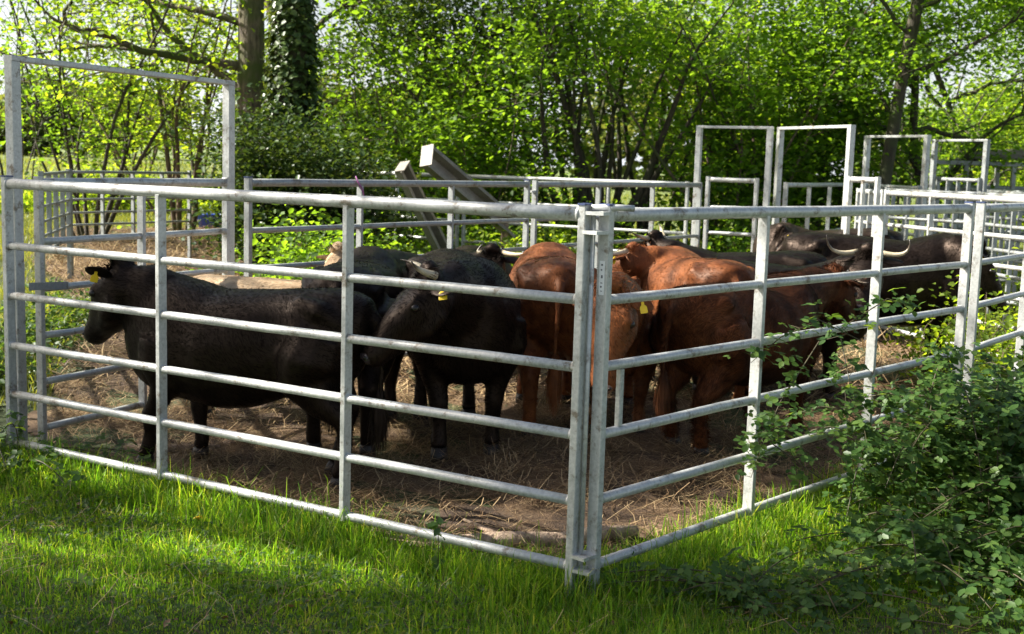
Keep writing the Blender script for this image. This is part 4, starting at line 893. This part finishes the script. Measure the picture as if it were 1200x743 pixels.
def bramble(cx, cy, rx, ry, H, canes, label, leaf=.05, per=26, extra=()):
    rt = empty("bramble_bush", (cx, cy, gz(cx, cy)), 0, label, "bramble"); W = MB(); P = []
    def cane(pts):
        W.tube(pts, [.0032]*(len(pts)-1)+[.0015], 5, cap=False)
        L = sum((pts[i+1]-pts[i]).length for i in range(len(pts)-1))
        for _ in range(int(per*1.7*L)):
            p, d = lerp_pts(pts, random.uniform(.08, 1)); o = Vector((random.gauss(0, .055), random.gauss(0, .055), random.gauss(.01, .035))); P.append(p+o)
            if random.random() < .25: W.tube([p, p+o], .0015, 3, cap=False)
    for i in range(canes):
        a = random.uniform(0, 2*math.pi); rr = math.sqrt(random.random()); x0, y0 = math.cos(a)*rr*rx, math.sin(a)*rr*ry
        hh = H*(1-.6*rr*rr)*random.uniform(.6, 1.12); d = random.uniform(0, 2*math.pi); ln = random.uniform(.3, .8)
        ex, ey = x0+math.cos(d)*ln, y0+math.sin(d)*ln*.8
        p0 = Vector((x0, y0, -.03)); p3 = Vector((ex, ey, hh*random.uniform(.2, .8))); p1 = Vector((x0+random.gauss(0, .05), y0, hh*1.1)); p2 = Vector(((x0+ex)/2, (y0+ey)/2, hh*1.15)); pts = []
        for k_ in range(9): t = k_/8; pts.append(p0*(1-t)**3+p1*3*t*(1-t)**2+p2*3*t*t*(1-t)+p3*t**3)
        cane(pts)
    for e in extra: cane([Vector(q_)-rt.location for q_ in e])
    W.build("canes", CANE, rt, True); V, F = trifoliate(np.array([tuple(p) for p in P]), leaf); np_mesh("leaves", V, F, L_BRAM, rt)
bramble(2.4, 5.95, .72, .5, .92, 80, "tall bramble thicket swallowing the near right hurdle's far end", .043, 42,
        extra=[[at(1010, 400, 5.9), at(960, 375, 5.85), at(915, 395, 5.7), at(880, 425, 5.6)], [at(985, 395, 5.9), at(1000, 470, 5.6)], [at(960, 400, 5.8), at(915, 470, 5.6), at(893, 520, 5.5), at(880, 560, 5.4)], [at(985, 385, 6), at(1040, 350, 6.1), at(1075, 362, 6.2)], [at(960, 560, 5.5), at(905, 520, 5.4), at(893, 490, 5.4)]])
bramble(2.95, 5.4, .7, .5, .58, 46, "bramble thicket at the right edge in front of the tall one", .044, 38)
bramble(1.9, 5.2, .45, .28, .32, 26, "low brambles and nettles around the foot of the near right hurdle", .046, 28)
bramble(2.3, 4.5, .5, .25, .18, 20, "low trailing brambles in the bottom right corner", .045, 26)
bramble(3.6, 7.2, .6, .8, 1.0, 50, "brambles climbing the hurdle at the right edge", .055, 26)
bramble(-2.75, 6.45, .25, .22, .35, 16, "small bramble sprouting at the foot of the left end post", .04, 26)
bramble(1.15, 4.75, .3, .2, .17, 18, "tiny bramble seedling patch in the grass right of the corner posts", .036, 26)
# clover in the lawn
x, y = clumpy(9000, -2.8, 2.6, 4.2, 7.0, .9); d, _, _ = front_of_pen(x, y); kk = (d > .05) & (np.sin(x*2.7+.5)*np.sin(y*3.9+x) > -.1); x = x[kk]; y = y[kk]
V, F = trifoliate(np.stack([x, y, ground_z(x, y)+RNG.uniform(.02, .06, len(x))], -1), .016); tag(np_mesh("clover", V, F, L_BRAM), "clover leaves mixed into the grass in front of the hurdles", "clover", kind="stuff")
x, y = clumpy(1500, -2.8, 2.6, 4.2, 7.0, .3); d, _, _ = front_of_pen(x, y); kk = d > 0; x = x[kk]; y = y[kk]
V, F = stalks(len(x), x, y, lambda a, b: ground_z(a, b)+.03, (.05, .2), .0013); tag(np_mesh("dead_stalks", V, F, L_STRAW), "dry dead stalks lying in the grass", "dead grass", kind="stuff")
# broad-leaved weeds in the lawn
def weed(x, y, n, size, label):
    rt_z = gz(x, y); P = []; V = []; F = []; q = 0
    for i in range(n):
        a = 2*math.pi*i/n+random.uniform(-.3, .3); L = size*random.uniform(.7, 1.2); d = Vector((math.cos(a), math.sin(a), 0)); s_ = Vector((-d.y, d.x, 0))
        pts = [(0, .0), (.35, .07), (.7, .09), (1, .04)]; ws = [.04, .16, .17, .01]
        for (t, z_), w_ in zip(pts, ws): V += [d*t*L+s_*w_*L+Vector((0, 0, .02+z_*L*2)), d*t*L-s_*w_*L+Vector((0, 0, .02+z_*L*2))]
        for k_ in range(3): F.append((q+2*k_, q+2*k_+1, q+2*k_+3, q+2*k_+2))
        q += 8
    o = np_mesh("dock_weed", np.array([tuple(v) for v in V]), np.array(F), L_BRAM); o.location = (x, y, rt_z); return tag(o, label, "weed", "broad-leaved weeds in the grass")
for px, py in ((500, 640), (45, 650), (720, 690), (100, 600), (250, 690), (560, 720), (330, 712), (860, 665), (790, 700), (90, 705)):
    Yg = 2505/(py-(192+(px-600)*.03)); xg = X(px, Yg); weed(xg, Yg, random.randint(5, 8), random.uniform(.05, .09), "low broad-leaved weed growing in the grass in front of the hurdles")
# taller sprig in front of the bottom rail
rt = empty("weed_sprig", (at(512, 650, 4.95).x, 4.98, gz(-.3, 4.98)), 0, "upright weed sprig in front of the near left hurdle's bottom rail", "weed")
part(rt, "stem", CANE, lambda b_: b_.tube([(0, 0, -.02), (.005, 0, .12), (0, .01, .25)], .002, 5), True)
V, F = trifoliate(np.array([(0, .0, .25), (.02, 0, .2), (-.02, .01, .14), (.01, 0, .24), (-.015, 0, .08)]), .05); np_mesh("leaves", V, F, L_BRAM, rt)
# dandelion flower
b_ = MB(); b_.tube([(0, 0, 0), (0, 0, .05)], .002, 5); rt = empty("dandelion", (X(233, 5.55), 5.55, gz(-1.4, 5.55)), 0, "single yellow dandelion in the grass at lower left", "flower")
b_.build("stem", L_GRASS, rt); V, F = leaves(RNG.normal(0, 1, (60, 3))*np.array([.008, .008, .003])+np.array([0, 0, .053]), .02, .8, .3); np_mesh("flower_head", V, F, YELLOW, rt)
# dead leaves
x, y = clumpy(260, -2.4, 2.4, 4.2, 6.3); d, _, _ = front_of_pen(x, y); k_ = d > 0; x = x[k_]; y = y[k_]
LITTER = mat_leaf("dead_leaf", [(.07, .04, .02), (.14, .08, .04), (.24, .15, .08)], .1)
V, F = leaves(np.stack([x, y, ground_z(x, y)+.025], -1), .032, .9, .6); tag(np_mesh("leaf_litter", V, F, LITTER), "scattered dead brown leaves in the grass", "leaf litter", kind="stuff")
